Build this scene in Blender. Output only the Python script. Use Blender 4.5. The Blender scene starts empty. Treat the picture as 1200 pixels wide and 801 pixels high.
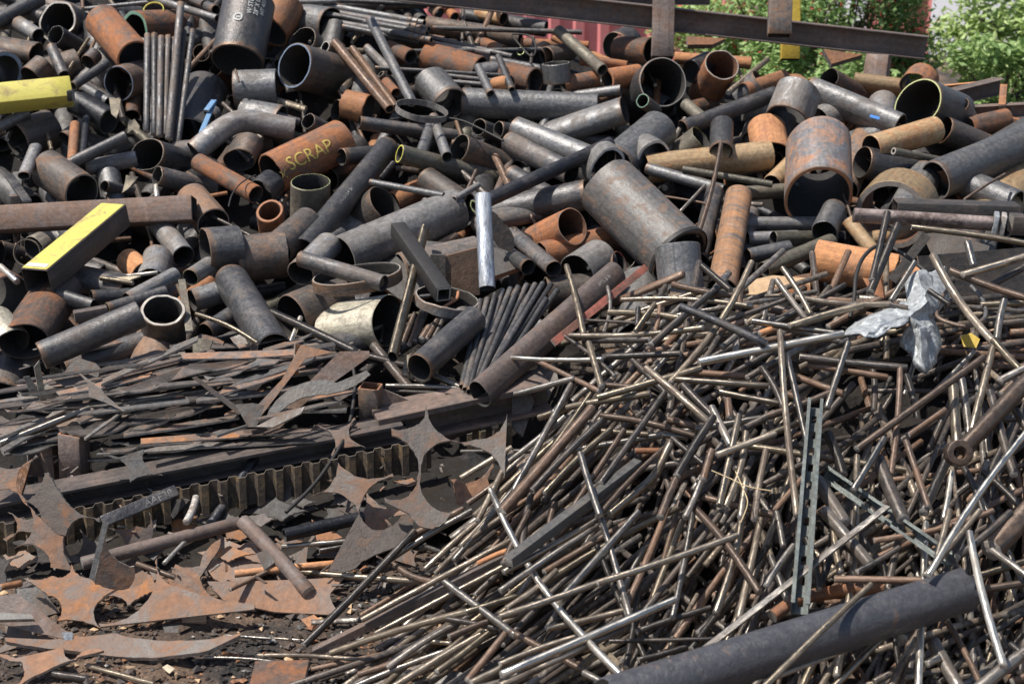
import bpy, bmesh, math, random
from mathutils import Vector, Matrix, noise
random.seed(11)
RNG = random.Random(5)
sc = bpy.context.scene
COL = sc.collection
F = 1667.0
PITCH = math.radians(18.0)
CS, SN = math.cos(PITCH), math.sin(PITCH)
CAM = Vector((0.0, 0.0, 2.6))
FWD = Vector((0, CS, -SN)); UPV = Vector((0, SN, CS)); RT = Vector((1, 0, 0))

# ------------------------------------------------------------------ the lie of the heap
def ray(px, py):
    return FWD + RT * ((px - 600.0) / F) - UPV * ((py - 400.5) / F)
def at(px, py, t):
    return CAM + ray(px, py) * t
def proj(p):
    d = p - CAM
    t = d.dot(FWD)
    return 600 + F * d.dot(RT) / t, 400.5 - F * d.dot(UPV) / t, t
def sstep(a, b, x):
    u = min(1.0, max(0.0, (x - a) / (b - a)))
    return u * u * (3 - 2 * u)
def t_ground(py):
    return 2.6 / max(0.05, SN + CS * (py - 400.5) / F)
def t_back(px, py):
    """distance to the face of the big pipe heap and the plate-strewn yard before it"""
    if py < 420: t = 6.6 + (420 - py) * 0.0071
    elif py < 700: t = 6.6 + (420 - py) * 0.00421
    else: t = t_ground(py)
    return min(t, t_ground(py))
EDGE = [(300, 800), (345, 690), (400, 672), (440, 655), (520, 610), (620, 530), (740, 440), (800, 400), (1000, 300)]
def edge_x(py):
    if py <= EDGE[0][0]: return EDGE[0][1]
    for (a, xa), (b, xb) in zip(EDGE, EDGE[1:]):
        if py <= b: return xa + (xb - xa) * (py - a) / (b - a)
    return EDGE[-1][1]
def mask(px, py):
    m = sstep(-70, 110, px - edge_x(py))
    return m * sstep(285, 335, py)
def t_rods(px, py):
    tr = 6.3 - (py - 340) * 0.0039
    b = t_back(px, py)
    return b + (min(tr, b) - b) * mask(px, max(py, 336))

# ------------------------------------------------------------------ materials
MATS = {}
def nd(nt, typ, **kw):
    n = nt.nodes.new(typ)
    for k, v in kw.items():
        if k in n.inputs: n.inputs[k].default_value = v
        else: setattr(n, k, v)
    return n
def steel(name, base, second, amt=0.5, rough=0.5, metal=0.35, scale=6.0, bump=0.25, fleck=0.18, streak=1.0, var=0.35, third=None, mot=0.3, seam=0.22, tip=0.0, addr=0.28, aniso=0.0):
    """weathered metal: a base skin, patches of a second colour, fine mottling, pale flecks and pits"""
    m = bpy.data.materials.new(name); m.use_nodes = True
    nt = m.node_tree; L = nt.links.new
    bs = nt.nodes['Principled BSDF']
    tc = nd(nt, 'ShaderNodeTexCoord'); oi = nd(nt, 'ShaderNodeObjectInfo')
    mp = nd(nt, 'ShaderNodeMapping'); mp.inputs['Scale'].default_value = (1, 1, streak)
    off = nd(nt, 'ShaderNodeVectorMath', operation='SCALE'); off.inputs[0].default_value = (37.0, 51.0, 23.0)
    L(oi.outputs['Random'], off.inputs['Scale'])
    L(tc.outputs['Object'], mp.inputs['Vector']); L(off.outputs[0], mp.inputs['Location'])
    n1 = nd(nt, 'ShaderNodeTexNoise', Scale=scale * 1.3, Detail=9.0, Roughness=0.74, Distortion=0.7)
    n2 = nd(nt, 'ShaderNodeTexNoise', Scale=scale * 7, Detail=5.0, Roughness=0.7)
    n3 = nd(nt, 'ShaderNodeTexNoise', Scale=110.0, Detail=3.0, Roughness=0.6)
    n4 = nd(nt, 'ShaderNodeTexNoise', Scale=scale * 0.55, Detail=4.0, Roughness=0.6, Distortion=1.2)
    for n in (n1, n2, n3, n4): L(mp.outputs[0], n.inputs['Vector'])
    r1 = nd(nt, 'ShaderNodeValToRGB')
    c = 0.62 - 0.24 * amt
    r1.color_ramp.elements[0].position = c - 0.07; r1.color_ramp.elements[1].position = c + 0.09
    # every object gets a little more or less of the patches
    sh = nd(nt, 'ShaderNodeMath', operation='MULTIPLY_ADD'); sh.inputs[1].default_value = 0.16; sh.inputs[2].default_value = -0.08
    L(oi.outputs['Random'], sh.inputs[0])
    ad = nd(nt, 'ShaderNodeMath', operation='ADD'); L(n1.outputs['Fac'], ad.inputs[0]); L(sh.outputs[0], ad.inputs[1])
    L(ad.outputs[0], r1.inputs[0])
    mx = nd(nt, 'ShaderNodeMix', data_type='RGBA'); mx.inputs[6].default_value = (*base, 1); mx.inputs[7].default_value = (*second, 1)
    L(r1.outputs[0], mx.inputs[0])
    col = mx.outputs[2]
    th = third or tuple(0.5 * (b + s) * 1.7 for b, s in zip(base, second))
    r4 = nd(nt, 'ShaderNodeValToRGB'); r4.color_ramp.elements[0].position = 0.53; r4.color_ramp.elements[1].position = 0.63
    L(n4.outputs['Fac'], r4.inputs[0])
    h4 = nd(nt, 'ShaderNodeMath', operation='MULTIPLY'); h4.inputs[1].default_value = 0.42; L(r4.outputs[0], h4.inputs[0])
    m4 = nd(nt, 'ShaderNodeMix', data_type='RGBA'); m4.inputs[7].default_value = (*th, 1); L(h4.outputs[0], m4.inputs[0]); L(col, m4.inputs[6]); col = m4.outputs[2]
    # mottling
    r2 = nd(nt, 'ShaderNodeMapRange'); r2.inputs['From Min'].default_value = 0.3; r2.inputs['From Max'].default_value = 0.7
    r2.inputs['To Min'].default_value = 1 - mot; r2.inputs['To Max'].default_value = 1 + mot
    L(n2.outputs['Fac'], r2.inputs['Value'])
    v1 = nd(nt, 'ShaderNodeMath', operation='MULTIPLY_ADD'); v1.inputs[1].default_value = 2 * var; v1.inputs[2].default_value = 1 - var
    L(oi.outputs['Random'], v1.inputs[0])
    # drawn and rolled streaks along the piece
    mp6 = nd(nt, 'ShaderNodeMapping'); mp6.inputs['Scale'].default_value = (1, 1, .05); L(tc.outputs['Object'], mp6.inputs['Vector']); L(off.outputs[0], mp6.inputs['Location'])
    n6 = nd(nt, 'ShaderNodeTexNoise', Scale=38.0, Detail=4.0, Roughness=0.7); L(mp6.outputs[0], n6.inputs['Vector'])
    r6 = nd(nt, 'ShaderNodeMapRange'); r6.inputs['From Min'].default_value = 0.3; r6.inputs['From Max'].default_value = 0.7; r6.inputs['To Min'].default_value = 1 - seam; r6.inputs['To Max'].default_value = 1 + seam
    L(n6.outputs['Fac'], r6.inputs['Value'])
    v0 = nd(nt, 'ShaderNodeMath', operation='MULTIPLY'); L(r6.outputs[0], v0.inputs[0]); L(r2.outputs[0], v0.inputs[1])
    v2 = nd(nt, 'ShaderNodeMath', operation='MULTIPLY'); L(v1.outputs[0], v2.inputs[0]); L(v0.outputs[0], v2.inputs[1])
    sc_ = nd(nt, 'ShaderNodeVectorMath', operation='SCALE'); L(col, sc_.inputs[0]); L(v2.outputs[0], sc_.inputs['Scale'])
    # pale flecks of scale and chipped edges
    top = sc_.outputs[0]
    if tip:
        # heat-tinted rust round the torch-cut mouth and a weld seam along some of the pipes
        sp = nd(nt, 'ShaderNodeSeparateXYZ'); L(tc.outputs['Object'], sp.inputs[0])
        zz = nd(nt, 'ShaderNodeMath', operation='MULTIPLY_ADD'); zz.inputs[1].default_value = -.12; L(n1.outputs['Fac'], zz.inputs[0]); L(sp.outputs[2], zz.inputs[2])
        mr = nd(nt, 'ShaderNodeMapRange'); mr.inputs['From Min'].default_value = -.052; mr.inputs['From Max'].default_value = -.03; mr.inputs['To Min'].default_value = tip; mr.inputs['To Max'].default_value = 0.0
        L(zz.outputs[0], mr.inputs['Value'])
        mt = nd(nt, 'ShaderNodeMix', data_type='RGBA'); mt.inputs[7].default_value = (.21, .125, .075, 1); L(mr.outputs[0], mt.inputs[0]); L(top, mt.inputs[6])
        at2 = nd(nt, 'ShaderNodeMath', operation='ARCTAN2'); L(sp.outputs[1], at2.inputs[0]); L(sp.outputs[0], at2.inputs[1])
        wn = nd(nt, 'ShaderNodeMath', operation='MULTIPLY_ADD'); wn.inputs[1].default_value = 3.4; wn.inputs[2].default_value = -.2; L(oi.outputs['Random'], wn.inputs[0])
        cm = nd(nt, 'ShaderNodeMath', operation='COMPARE'); cm.inputs[2].default_value = .035; L(at2.outputs[0], cm.inputs[0]); L(wn.outputs[0], cm.inputs[1])
        cs = nd(nt, 'ShaderNodeMath', operation='MULTIPLY'); cs.inputs[1].default_value = .5; L(cm.outputs[0], cs.inputs[0])
        mw = nd(nt, 'ShaderNodeMix', data_type='RGBA'); mw.inputs[7].default_value = (.06, .055, .055, 1); L(cs.outputs[0], mw.inputs[0]); L(mt.outputs[2], mw.inputs[6]); top = mw.outputs[2]
    r5 = nd(nt, 'ShaderNodeValToRGB'); r5.color_ramp.elements[0].position = 0.66; r5.color_ramp.elements[1].position = 0.72
    n5 = nd(nt, 'ShaderNodeTexNoise', Scale=46.0, Detail=4.0, Roughness=0.75); L(mp.outputs[0], n5.inputs['Vector'])
    L(n5.outputs['Fac'], r5.inputs[0])
    f5 = nd(nt, 'ShaderNodeMath', operation='MULTIPLY'); f5.inputs[1].default_value = fleck; L(r5.outputs[0], f5.inputs[0])
    m5 = nd(nt, 'ShaderNodeMix', data_type='RGBA'); m5.inputs[7].default_value = (0.42, 0.37, 0.31, 1)
    L(f5.outputs[0], m5.inputs[0]); L(top, m5.inputs[6])
    L(m5.outputs[2], bs.inputs['Base Color'])
    rr = nd(nt, 'ShaderNodeMapRange'); rr.inputs['From Min'].default_value = 0.3; rr.inputs['From Max'].default_value = 0.7
    rr.inputs['To Min'].default_value = rough - 0.1; rr.inputs['To Max'].default_value = min(1, rough + 0.18)
    L(n2.outputs['Fac'], rr.inputs['Value'])
    ra = nd(nt, 'ShaderNodeMath', operation='MULTIPLY_ADD'); ra.inputs[1].default_value = addr; L(r1.outputs[0], ra.inputs[0]); L(rr.outputs[0], ra.inputs[2])
    L(ra.outputs[0], bs.inputs['Roughness'])
    mm = nd(nt, 'ShaderNodeMath', operation='MULTIPLY_ADD'); mm.inputs[1].default_value = -metal * 0.8; mm.inputs[2].default_value = metal
    L(r1.outputs[0], mm.inputs[0]); L(mm.outputs[0], bs.inputs['Metallic'])
    b1 = nd(nt, 'ShaderNodeBump', Strength=bump, Distance=0.004); b2 = nd(nt, 'ShaderNodeBump', Strength=bump * 1.3, Distance=0.012)
    L(n2.outputs['Fac'], b2.inputs['Height']); L(n3.outputs['Fac'], b1.inputs['Height']); L(b2.outputs[0], b1.inputs['Normal'])
    L(b1.outputs[0], bs.inputs['Normal'])
    if aniso:     # drawn steel: the sheen runs as a narrow line along the rod
        bs.inputs['Anisotropic'].default_value = aniso
        vt = nd(nt, 'ShaderNodeVectorTransform', vector_type='VECTOR', convert_from='OBJECT', convert_to='WORLD'); vt.inputs[0].default_value = (0, 0, 1)
        L(vt.outputs[0], bs.inputs['Tangent'])
    MATS[name] = m
    return m
def plain(name, c, rough=0.6, metal=0.0, var=0.2, scale=40.0):
    m = bpy.data.materials.new(name); m.use_nodes = True
    nt = m.node_tree; L = nt.links.new; bs = nt.nodes['Principled BSDF']
    tc = nd(nt, 'ShaderNodeTexCoord'); n = nd(nt, 'ShaderNodeTexNoise', Scale=scale, Detail=5.0, Roughness=0.65)
    L(tc.outputs['Object'], n.inputs['Vector'])
    r = nd(nt, 'ShaderNodeMapRange'); r.inputs['From Min'].default_value = 0.3; r.inputs['From Max'].default_value = 0.7
    r.inputs['To Min'].default_value = 1 - var; r.inputs['To Max'].default_value = 1 + var
    L(n.outputs['Fac'], r.inputs['Value'])
    s = nd(nt, 'ShaderNodeVectorMath', operation='SCALE'); s.inputs[0].default_value = c; L(r.outputs[0], s.inputs['Scale'])
    L(s.outputs[0], bs.inputs['Base Color']); bs.inputs['Roughness'].default_value = rough; bs.inputs['Metallic'].default_value = metal
    b = nd(nt, 'ShaderNodeBump', Strength=0.3, Distance=0.004); L(n.outputs['Fac'], b.inputs['Height']); L(b.outputs[0], bs.inputs['Normal'])
    MATS[name] = m
    return m
RUST = (0.27, 0.11, 0.048)
steel('dk', (0.102, 0.099, 0.1), (0.125, 0.1, 0.085), 0.28, 0.42, 0.5, tip=.7)
steel('sm', (0.075, 0.074, 0.08), (0.19, 0.105, 0.06), -.4, 0.4, 0.45, mot=0.2, seam=0.1, bump=0.28, fleck=.3, third=(0.075, 0.074, 0.08))
steel('bl', (0.036, 0.037, 0.043), (0.06, 0.052, 0.048), 0.3, 0.38, 0.45)
steel('gy', (0.2, 0.197, 0.197), (0.145, 0.125, 0.11), 0.35, 0.42, 0.5, tip=.6)
steel('br', (0.115, 0.098, 0.087), (0.18, 0.105, 0.065), 0.35, 0.5, 0.35, tip=.5)
steel('ru', (0.115, 0.08, 0.063), RUST, 0.55, 0.62, 0.2, third=(0.17, 0.09, 0.06))
steel('lr', (0.125, 0.118, 0.112), (0.2, 0.115, 0.07), 0.12, 0.48, 0.35, third=(0.115, 0.1, 0.09), tip=.8)
steel('bd', (0.13, 0.11, 0.095), (0.27, 0.14, 0.07), 0.5, 0.5, 0.3, streak=3.0, tip=.5)
steel('or', (0.34, 0.15, 0.072), (0.42, 0.2, 0.09), 0.5, 0.62, 0.1, third=(0.17, 0.12, 0.09))
steel('oc', (0.37, 0.255, 0.14), (0.33, 0.165, 0.075), 0.4, 0.5, 0.15, third=(0.42, 0.31, 0.19))
steel('ol', (0.165, 0.15, 0.115), (0.11, 0.085, 0.065), 0.4, 0.45, 0.4)
steel('pg', (0.21, 0.2, 0.19), (0.13, 0.115, 0.105), 0.45, 0.45, 0.4, fleck=0.6)
steel('cr', (0.46, 0.42, 0.33), (0.24, 0.2, 0.15), 0.35, 0.42, 0.3)
steel('pd', (0.30, 0.24, 0.22), (0.10, 0.07, 0.06), 0.45, 0.5, 0.2, scale=9)
steel('sv', (0.36, 0.385, 0.43), (0.2, 0.2, 0.205), 0.4, 0.36, 0.7, streak=0.3, fleck=.6, mot=.5)
steel('pk', (0.165, 0.13, 0.115), (0.18, 0.115, 0.085), 0.45, 0.58, 0.15)
# rods: bare drawn steel, dulled in patches
R_ = dict(scale=10, bump=0.12, mot=0.4, seam=0.12, addr=.1, aniso=.88)
steel('rb', (0.43, 0.36, 0.28), (0.105, 0.08, 0.06), 0.45, 0.34, 0.95, streak=0.25, var=0.3, fleck=0.1, **R_)
steel('rg', (0.34, 0.31, 0.275), (0.10, 0.083, 0.07), 0.42, 0.36, 0.93, streak=0.3, var=.3, fleck=0.12, **R_)
steel('rd', (0.10, 0.09, 0.082), (0.08, 0.062, 0.05), 0.35, 0.38, 0.75, streak=0.4, **R_)
steel('rr', (0.16, 0.12, 0.095), (0.145, 0.088, 0.058), 0.5, 0.42, 0.6, streak=0.4, **R_)
steel('rs', (0.66, 0.61, 0.53), (0.32, 0.28, 0.24), 0.25, 0.34, 0.95, streak=0.2, var=0.1, fleck=0.1, scale=10, bump=.12, mot=.3, addr=.1, aniso=.85)  # silver skin; also puts the highlight on the brightest rods into the colour
steel('ro', (0.29, 0.24, 0.175), (0.11, 0.085, 0.062), 0.42, 0.36, 0.93, streak=0.3, var=.3, fleck=.12, **R_)
steel('lu', (0.17, 0.16, 0.158), (0.28, 0.14, 0.075), 0.2, 0.46, 0.35, third=(0.2, 0.14, 0.11), tip=.9)
steel('plate', (0.14, 0.12, 0.106), (0.24, 0.13, 0.078), 0.45, 0.55, 0.25, scale=5, third=(0.15, 0.135, 0.125), seam=.06)
steel('plate_orange', (0.145, 0.113, 0.096), (0.32, 0.145, 0.062), 0.42, 0.6, 0.15, scale=5, third=(0.16, 0.14, 0.125), seam=.06)
steel('plate_grey', (0.155, 0.147, 0.138), (0.15, 0.11, 0.085), 0.35, 0.5, 0.35, scale=6, seam=.06)
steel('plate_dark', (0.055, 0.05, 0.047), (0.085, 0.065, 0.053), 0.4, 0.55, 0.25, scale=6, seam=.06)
steel('girder', (0.10, 0.083, 0.075), (0.14, 0.098, 0.078), 0.45, 0.6, 0.2, scale=5)
steel('golden_paint', (0.5, 0.34, 0.04), (0.42, 0.27, 0.04), 0.2, 0.5, 0.0, var=.03, fleck=.1, mot=.1, seam=.03)
steel('yellow_paint', (0.6, 0.52, 0.11), (0.3, 0.22, 0.11), 0.16, 0.5, 0.0, var=0.03, fleck=0.5, third=(0.6, 0.55, 0.12), bump=0.08, mot=.08, seam=.03)
steel('red_paint', (0.44, 0.12, 0.085), (0.2, 0.10, 0.075), 0.7, 0.6, 0.0, var=0.05)
steel('edge', (0.48, 0.45, 0.41), (0.2, 0.16, 0.13), 0.35, 0.42, 0.5, scale=14)
steel('galv', (0.5, 0.515, 0.52), (0.27, 0.285, 0.29), 0.42, 0.36, 0.6, scale=8, var=0.1)
steel('green_steel', (0.135, 0.15, 0.143), (0.09, 0.095, 0.085), 0.35, 0.42, 0.45, scale=12, streak=0.5)
steel('shade_black', (.014, .0105, .008), (.03, .02, .013), .4, .85, .0, scale=6)  # near-black skin for the sheet that stands in for yard shade
steel('brass', (0.16, 0.108, 0.052), (0.05, 0.038, 0.028), 0.6, 0.5, 0.3, scale=9)
plain('rim_white', (0.62, 0.6, 0.56), 0.5, 0.2); plain('rim_yellow', (0.66, 0.6, 0.1)); plain('rim_blue', (0.2, 0.26, 0.36))
plain('rim_green', (0.2, 0.36, 0.26)); plain('rim_lime', (0.58, 0.62, 0.28)); plain('rim_red', (0.45, 0.07, 0.07)); plain('rim_rust', (0.38, 0.17, 0.085), 0.7)
plain('rim_pale', (0.44, 0.4, 0.35), 0.5, 0.3); plain('rim_dark', (0.10, 0.09, 0.085), 0.5, 0.3)
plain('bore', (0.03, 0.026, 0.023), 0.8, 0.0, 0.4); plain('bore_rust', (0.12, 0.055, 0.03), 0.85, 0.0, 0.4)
plain('chalk_white', (0.6, 0.6, 0.58), 0.8, 0, 0.2); plain('chalk_yellow', (0.62, 0.46, 0.12), 0.8, 0, 0.2); plain('chalk_faint', (0.42, 0.4, 0.37), 0.8, 0, 0.2)
for k_, (lo_, hi_) in {'chalk_white': (.3, .42), 'chalk_yellow': (.3, .46), 'chalk_faint': (.4, .6)}.items():   # worn away in patches
    t_ = MATS[k_].node_tree; n_ = nd(t_, 'ShaderNodeTexNoise', Scale=60.0, Detail=6.0, Roughness=.8); c_ = nd(t_, 'ShaderNodeTexCoord'); t_.links.new(c_.outputs['Object'], n_.inputs['Vector'])
    m_ = nd(t_, 'ShaderNodeMapRange'); m_.inputs['From Min'].default_value = lo_; m_.inputs['From Max'].default_value = hi_; t_.links.new(n_.outputs['Fac'], m_.inputs['Value']); t_.links.new(m_.outputs[0], t_.nodes['Principled BSDF'].inputs['Alpha'])
plain('wood', (0.5, 0.34, 0.2), 0.8, 0, 0.25, 25); plain('rag', (0.5, 0.42, 0.3), 0.95, 0, 0.3); plain('blue_tape', (0.06, 0.2, 0.55)); plain('blue_paint', (0.12, 0.24, 0.4))
plain('rubber', (0.025, 0.022, 0.02), 0.6, 0, 0.3); plain('straw', (0.55, 0.42, 0.24), 0.8)

# ------------------------------------------------------------------ meshes
THINGS = []      # (object, info) for the labels
def mk(name, verts, faces, mats, fm=None, M=None, parent=None, smooth=35, local=False):
    me = bpy.data.meshes.new(name)
    if M is not None and not local:
        Mi = M.inverted(); verts = [Mi @ v for v in verts]
    me.from_pydata([tuple(v) for v in verts], [], faces)
    for m in mats: me.materials.append(MATS[m] if isinstance(m, str) else m)
    if fm: me.polygons.foreach_set('material_index', fm)
    if smooth:
        me.polygons.foreach_set('use_smooth', [True] * len(me.polygons))
        me.update(); me.set_sharp_from_angle(angle=math.radians(smooth))
    me.validate(); me.update()
    o = bpy.data.objects.new(name, me); COL.objects.link(o)
    if parent is not None: o.parent = parent
    elif M is not None: o.matrix_world = M
    return o
def empty(name, loc):
    o = bpy.data.objects.new(name, None); COL.objects.link(o); o.location = loc; o.empty_display_size = 0.1; return o
def frame(p, z, up=Vector((0, 0, 1))):
    z = z.normalized()
    if abs(z.dot(up)) > 0.98: up = Vector((0, 1, 0))
    x = up.cross(z).normalized(); y = z.cross(x)
    M = Matrix((x, y, z)).transposed().to_4x4(); M.translation = p
    return M
def section(kind, n, w=1.0, h=1.0):
    if kind == 'round': return [(math.cos(2 * math.pi * k / n), math.sin(2 * math.pi * k / n)) for k in range(n)]
    out = []; r = 0.12
    for cx, cy, a0 in ((1 - r, 1 - r, 0), (-1 + r, 1 - r, 90), (-1 + r, -1 + r, 180), (1 - r, -1 + r, 270)):
        for k in range(3):
            a = math.radians(a0 + 45 * k); out.append(((cx + r * math.cos(a)) * w, (cy + r * math.sin(a)) * h))
    return out
def bent(pts, n_bend=5):
    """smooth a polyline's inner corners"""
    if len(pts) < 3: return pts
    out = [pts[0]]
    for a, b, c in zip(pts, pts[1:], pts[2:]):
        p = a.lerp(b, 0.72) if (a is pts[0]) else a.lerp(b, 0.6); q = b.lerp(c, 0.28) if (c is pts[-1]) else b.lerp(c, 0.4)
        for k in range(n_bend + 1):
            u = k / n_bend; out.append(p.lerp(b, u).lerp(b.lerp(q, u), u))
    out.append(pts[-1]); return out
def tube_mesh(pts, R, wall, sec='round', nseg=36, rough_end=0.0, oval=0.0, dent=0.0, aspect=(1, 1), taper=1.0, up=Vector((0, 0, 1))):
    """a pipe (wall>0) or a solid bar (wall=0) along pts; returns verts, faces, material index (0 skin, 1 end face, 2 bore)"""
    S = section(sec, nseg, *aspect); n = len(S)
    # running frames
    dirs = [(b - a).normalized() for a, b in zip(pts, pts[1:])]
    Tn = [dirs[0]] + [(a + b).normalized() for a, b in zip(dirs, dirs[1:])] + [dirs[-1]]
    f0 = frame(pts[0], Tn[0], up).to_3x3(); xs = [f0.col[0].copy()]
    for k in range(1, len(pts)):
        x = xs[-1] - Tn[k] * xs[-1].dot(Tn[k]); xs.append(x.normalized())
    L = sum((b - a).length for a, b in zip(pts, pts[1:]))
    ch = min(R * 0.06, 0.0035)
    seed = RNG.uniform(0, 100); ov = RNG.uniform(0, 3.14)
    nz = [rough_end * R * (noise.noise((c * 2.3 + seed, s * 2.3, 1.7)) + 0.5 * noise.noise((c * 9 + seed, s * 9, 4.1))) for c, s in S]
    nz2 = [rough_end * R * (noise.noise((c * 2.3 - seed, s * 2.3, 7.7)) + 0.5 * noise.noise((c * 9 - seed, s * 9, 3.1))) for c, s in S]
    V = []; Fc = []; Mi = []
    def ring(k, rad, shift=0.0, en=None):
        c = pts[k]; x = xs[k]; y = Tn[k].cross(x); u = k / max(1, len(pts) - 1); tp = 1 + (taper - 1) * u
        base = len(V)
        for j, (a, b) in enumerate(S):
            rr = rad * tp
            if oval: th = 2 * math.pi * j / n; rr *= 1 + oval * math.cos(2 * th + ov)
            if dent: rr *= 1 + dent * noise.noise((a * 1.5 + seed, b * 1.5, u * L * 5))
            V.append(c + x * (a * rr) + y * (b * rr) + Tn[k] * (shift + (en[j] if en else 0.0)))
        return base
    last = len(pts) - 1
    seq = [(ring(0, R - ch, 0, nz), 1), (ring(0, R, ch, nz), 0)]
    for k in range(1, last): seq.append((ring(k, R), 0))
    seq += [(ring(last, R, -ch, nz2), 0), (ring(last, R - ch, 0, nz2), 1)]
    if wall > 0:
        Ri = R - wall
        seq += [(ring(last, Ri + ch * .7, 0, nz2), 1), (ring(last, Ri, -ch, nz2), 2)]
        for k in range(last - 1, 0, -1): seq.append((ring(k, Ri), 2))
        seq += [(ring(0, Ri, ch, nz), 2), (ring(0, Ri + ch * .7, 0, nz), 1)]
        pairs = list(zip(seq, seq[1:] + seq[:1]))
    else:
        pairs = list(zip(seq, seq[1:]))
        Fc.append([seq[0][0] + j for j in range(n)][::-1]); Mi.append(1)
        Fc.append([seq[-1][0] + j for j in range(n)]); Mi.append(1)
    for (a, ma), (b, mb) in pairs:
        mi = 1 if (ma == 1 or mb == 1) else ma
        if wall > 0 and mi == 1 and not (ma == 1 and mb == 1): mi = 0 if 0 in (ma, mb) else 2
        if wall == 0 and mi == 1: mi = 0
        for j in range(n):
            j2 = (j + 1) % n; Fc.append([a + j, a + j2, b + j2, b + j]); Mi.append(mi)
    return V, Fc, Mi
def extrude_profile(P1, P2, prof, up=Vector((0, 0, 1))):
    M = frame(P1, P2 - P1, up); L = (P2 - P1).length; n = len(prof)
    V = [M @ Vector((a, b, 0)) for a, b in prof] + [M @ Vector((a, b, L)) for a, b in prof]
    Fc = [list(range(n))[::-1], list(range(n, 2 * n))] + [[j, (j + 1) % n, n + (j + 1) % n, n + j] for j in range(n)]
    return V, Fc, M
def info(o, px, py, kind, w=0, mat='', ang=None, ln=0, label=None, cat=None, group=None, hollow=None, extra=''):
    THINGS.append(dict(o=o, x=px, y=py, kind=kind, w=w, mat=mat, ang=ang, ln=ln, label=label, cat=cat or kind, group=group, hollow=hollow, extra=extra))
    return o
def pangle(x1, y1, x2, y2):
    a = math.degrees(math.atan2(-(y2 - y1), x2 - x1)) % 180
    return a
# ---- a pipe seen from (x1,y1) to (x2,y2); r = how round its near mouth looks (0 side-on .. 1 end-on)
def pipe(x1, y1, x2, y2, w, r=None, lift=0.0, mat='dk', rim='rim_pale', wall=0.09, label=None, name='steel_pipe', cat='pipe', tfun=t_back, via=None, lift2=None, sec='round', seg=36, group='pipes lying in the scrap heap', bore='bore', clip=None, extra='', aspect=(1, 1), taper=1.0, rough=None):
    t1 = tfun(x1, y1) - lift
    A = at(x1, y1, t1)
    if r is None:
        t2 = tfun(x2, y2) - (lift if lift2 is None else lift2)
    else:
        r = max(-0.95, min(0.95, r))
        d = math.hypot(x2 - x1, y2 - y1) / F * t1
        t2 = t1 + d * r / math.sqrt(1 - r * r)
    B = at(x2, y2, t2)
    pts = [A]
    if via:
        for k, (vx, vy) in enumerate(via):
            u = (k + 1) / (len(via) + 1); pts.append(at(vx, vy, t1 + (t2 - t1) * u))
    pts.append(B)
    R = 0.5 * w / F * t1
    if via: pts = bent(pts)
    else: pts = [A.lerp(B, k / 5) for k in range(6)]
    re = RNG.choice((0.0, 0.01, 0.02, 0.04, 0.07)) if rough is None else rough
    V, Fc, Mi = tube_mesh(pts, R, max(0.0025, R * (wall + .018 if wall < .09 else wall)) if wall > 0 else 0, sec, seg, re, RNG.choice((0, .01, .01, .03, .03, .05, .08, .16)), RNG.choice((0.01, 0.02, 0.05)), aspect, taper)
    M = frame(A, B - A)
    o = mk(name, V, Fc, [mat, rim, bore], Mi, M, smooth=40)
    info(o, (x1 + x2) / 2, (y1 + y2) / 2, 'pipe', w, mat, pangle(x1, y1, x2, y2), math.hypot(x2 - x1, y2 - y1), label, cat, group, wall > 0, extra)
    o['_R'] = R
    return o, A, B, R
def rod(x1, y1, x2, y2, w, lift=0.0, mat='rb', lift2=None, label=None, tfun=t_rods, sec='round', bendy=None, name='steel_rod', cat='rod', group='steel rods heaped together', aspect=(1, 1), seg=10, via=None):
    t1 = tfun(x1, y1) - lift; t2 = tfun(x2, y2) - (lift if lift2 is None else lift2)
    A = at(x1, y1, t1); B = at(x2, y2, t2); tm = 0.5 * (t1 + t2)
    R = 0.5 * w / F * tm
    L = (B - A).length
    if via:
        pts = [A] + [at(vx, vy, t1 + (t2 - t1) * (k + 1) / (len(via) + 1)) for k, (vx, vy) in enumerate(via)] + [B]
        pts = bent(pts)
    else:
        bd = RNG.choice((0, 0, 0.006, 0.012, 0.02, 0.035)) if bendy is None else bendy
        side = (B - A).normalized().cross(Vector((RNG.uniform(-1, 1), RNG.uniform(-1, 1), RNG.uniform(-1, 1)))).normalized()
        n = 6
        pts = [A.lerp(B, k / n) + side * (bd * L * math.sin(math.pi * k / n)) for k in range(n + 1)]
    V, Fc, Mi = tube_mesh(pts, R, 0, sec, seg, RNG.choice((0.0, 0.15, 0.4)), 0, 0.03, aspect)
    M = frame(A, B - A)
    o = mk(name, V, Fc, [mat, 'edge'], Mi, M, smooth=50)
    info(o, (x1 + x2) / 2, (y1 + y2) / 2, 'rod', w, mat, pangle(x1, y1, x2, y2), math.hypot(x2 - x1, y2 - y1), label, cat, group, False)
    return o
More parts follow.
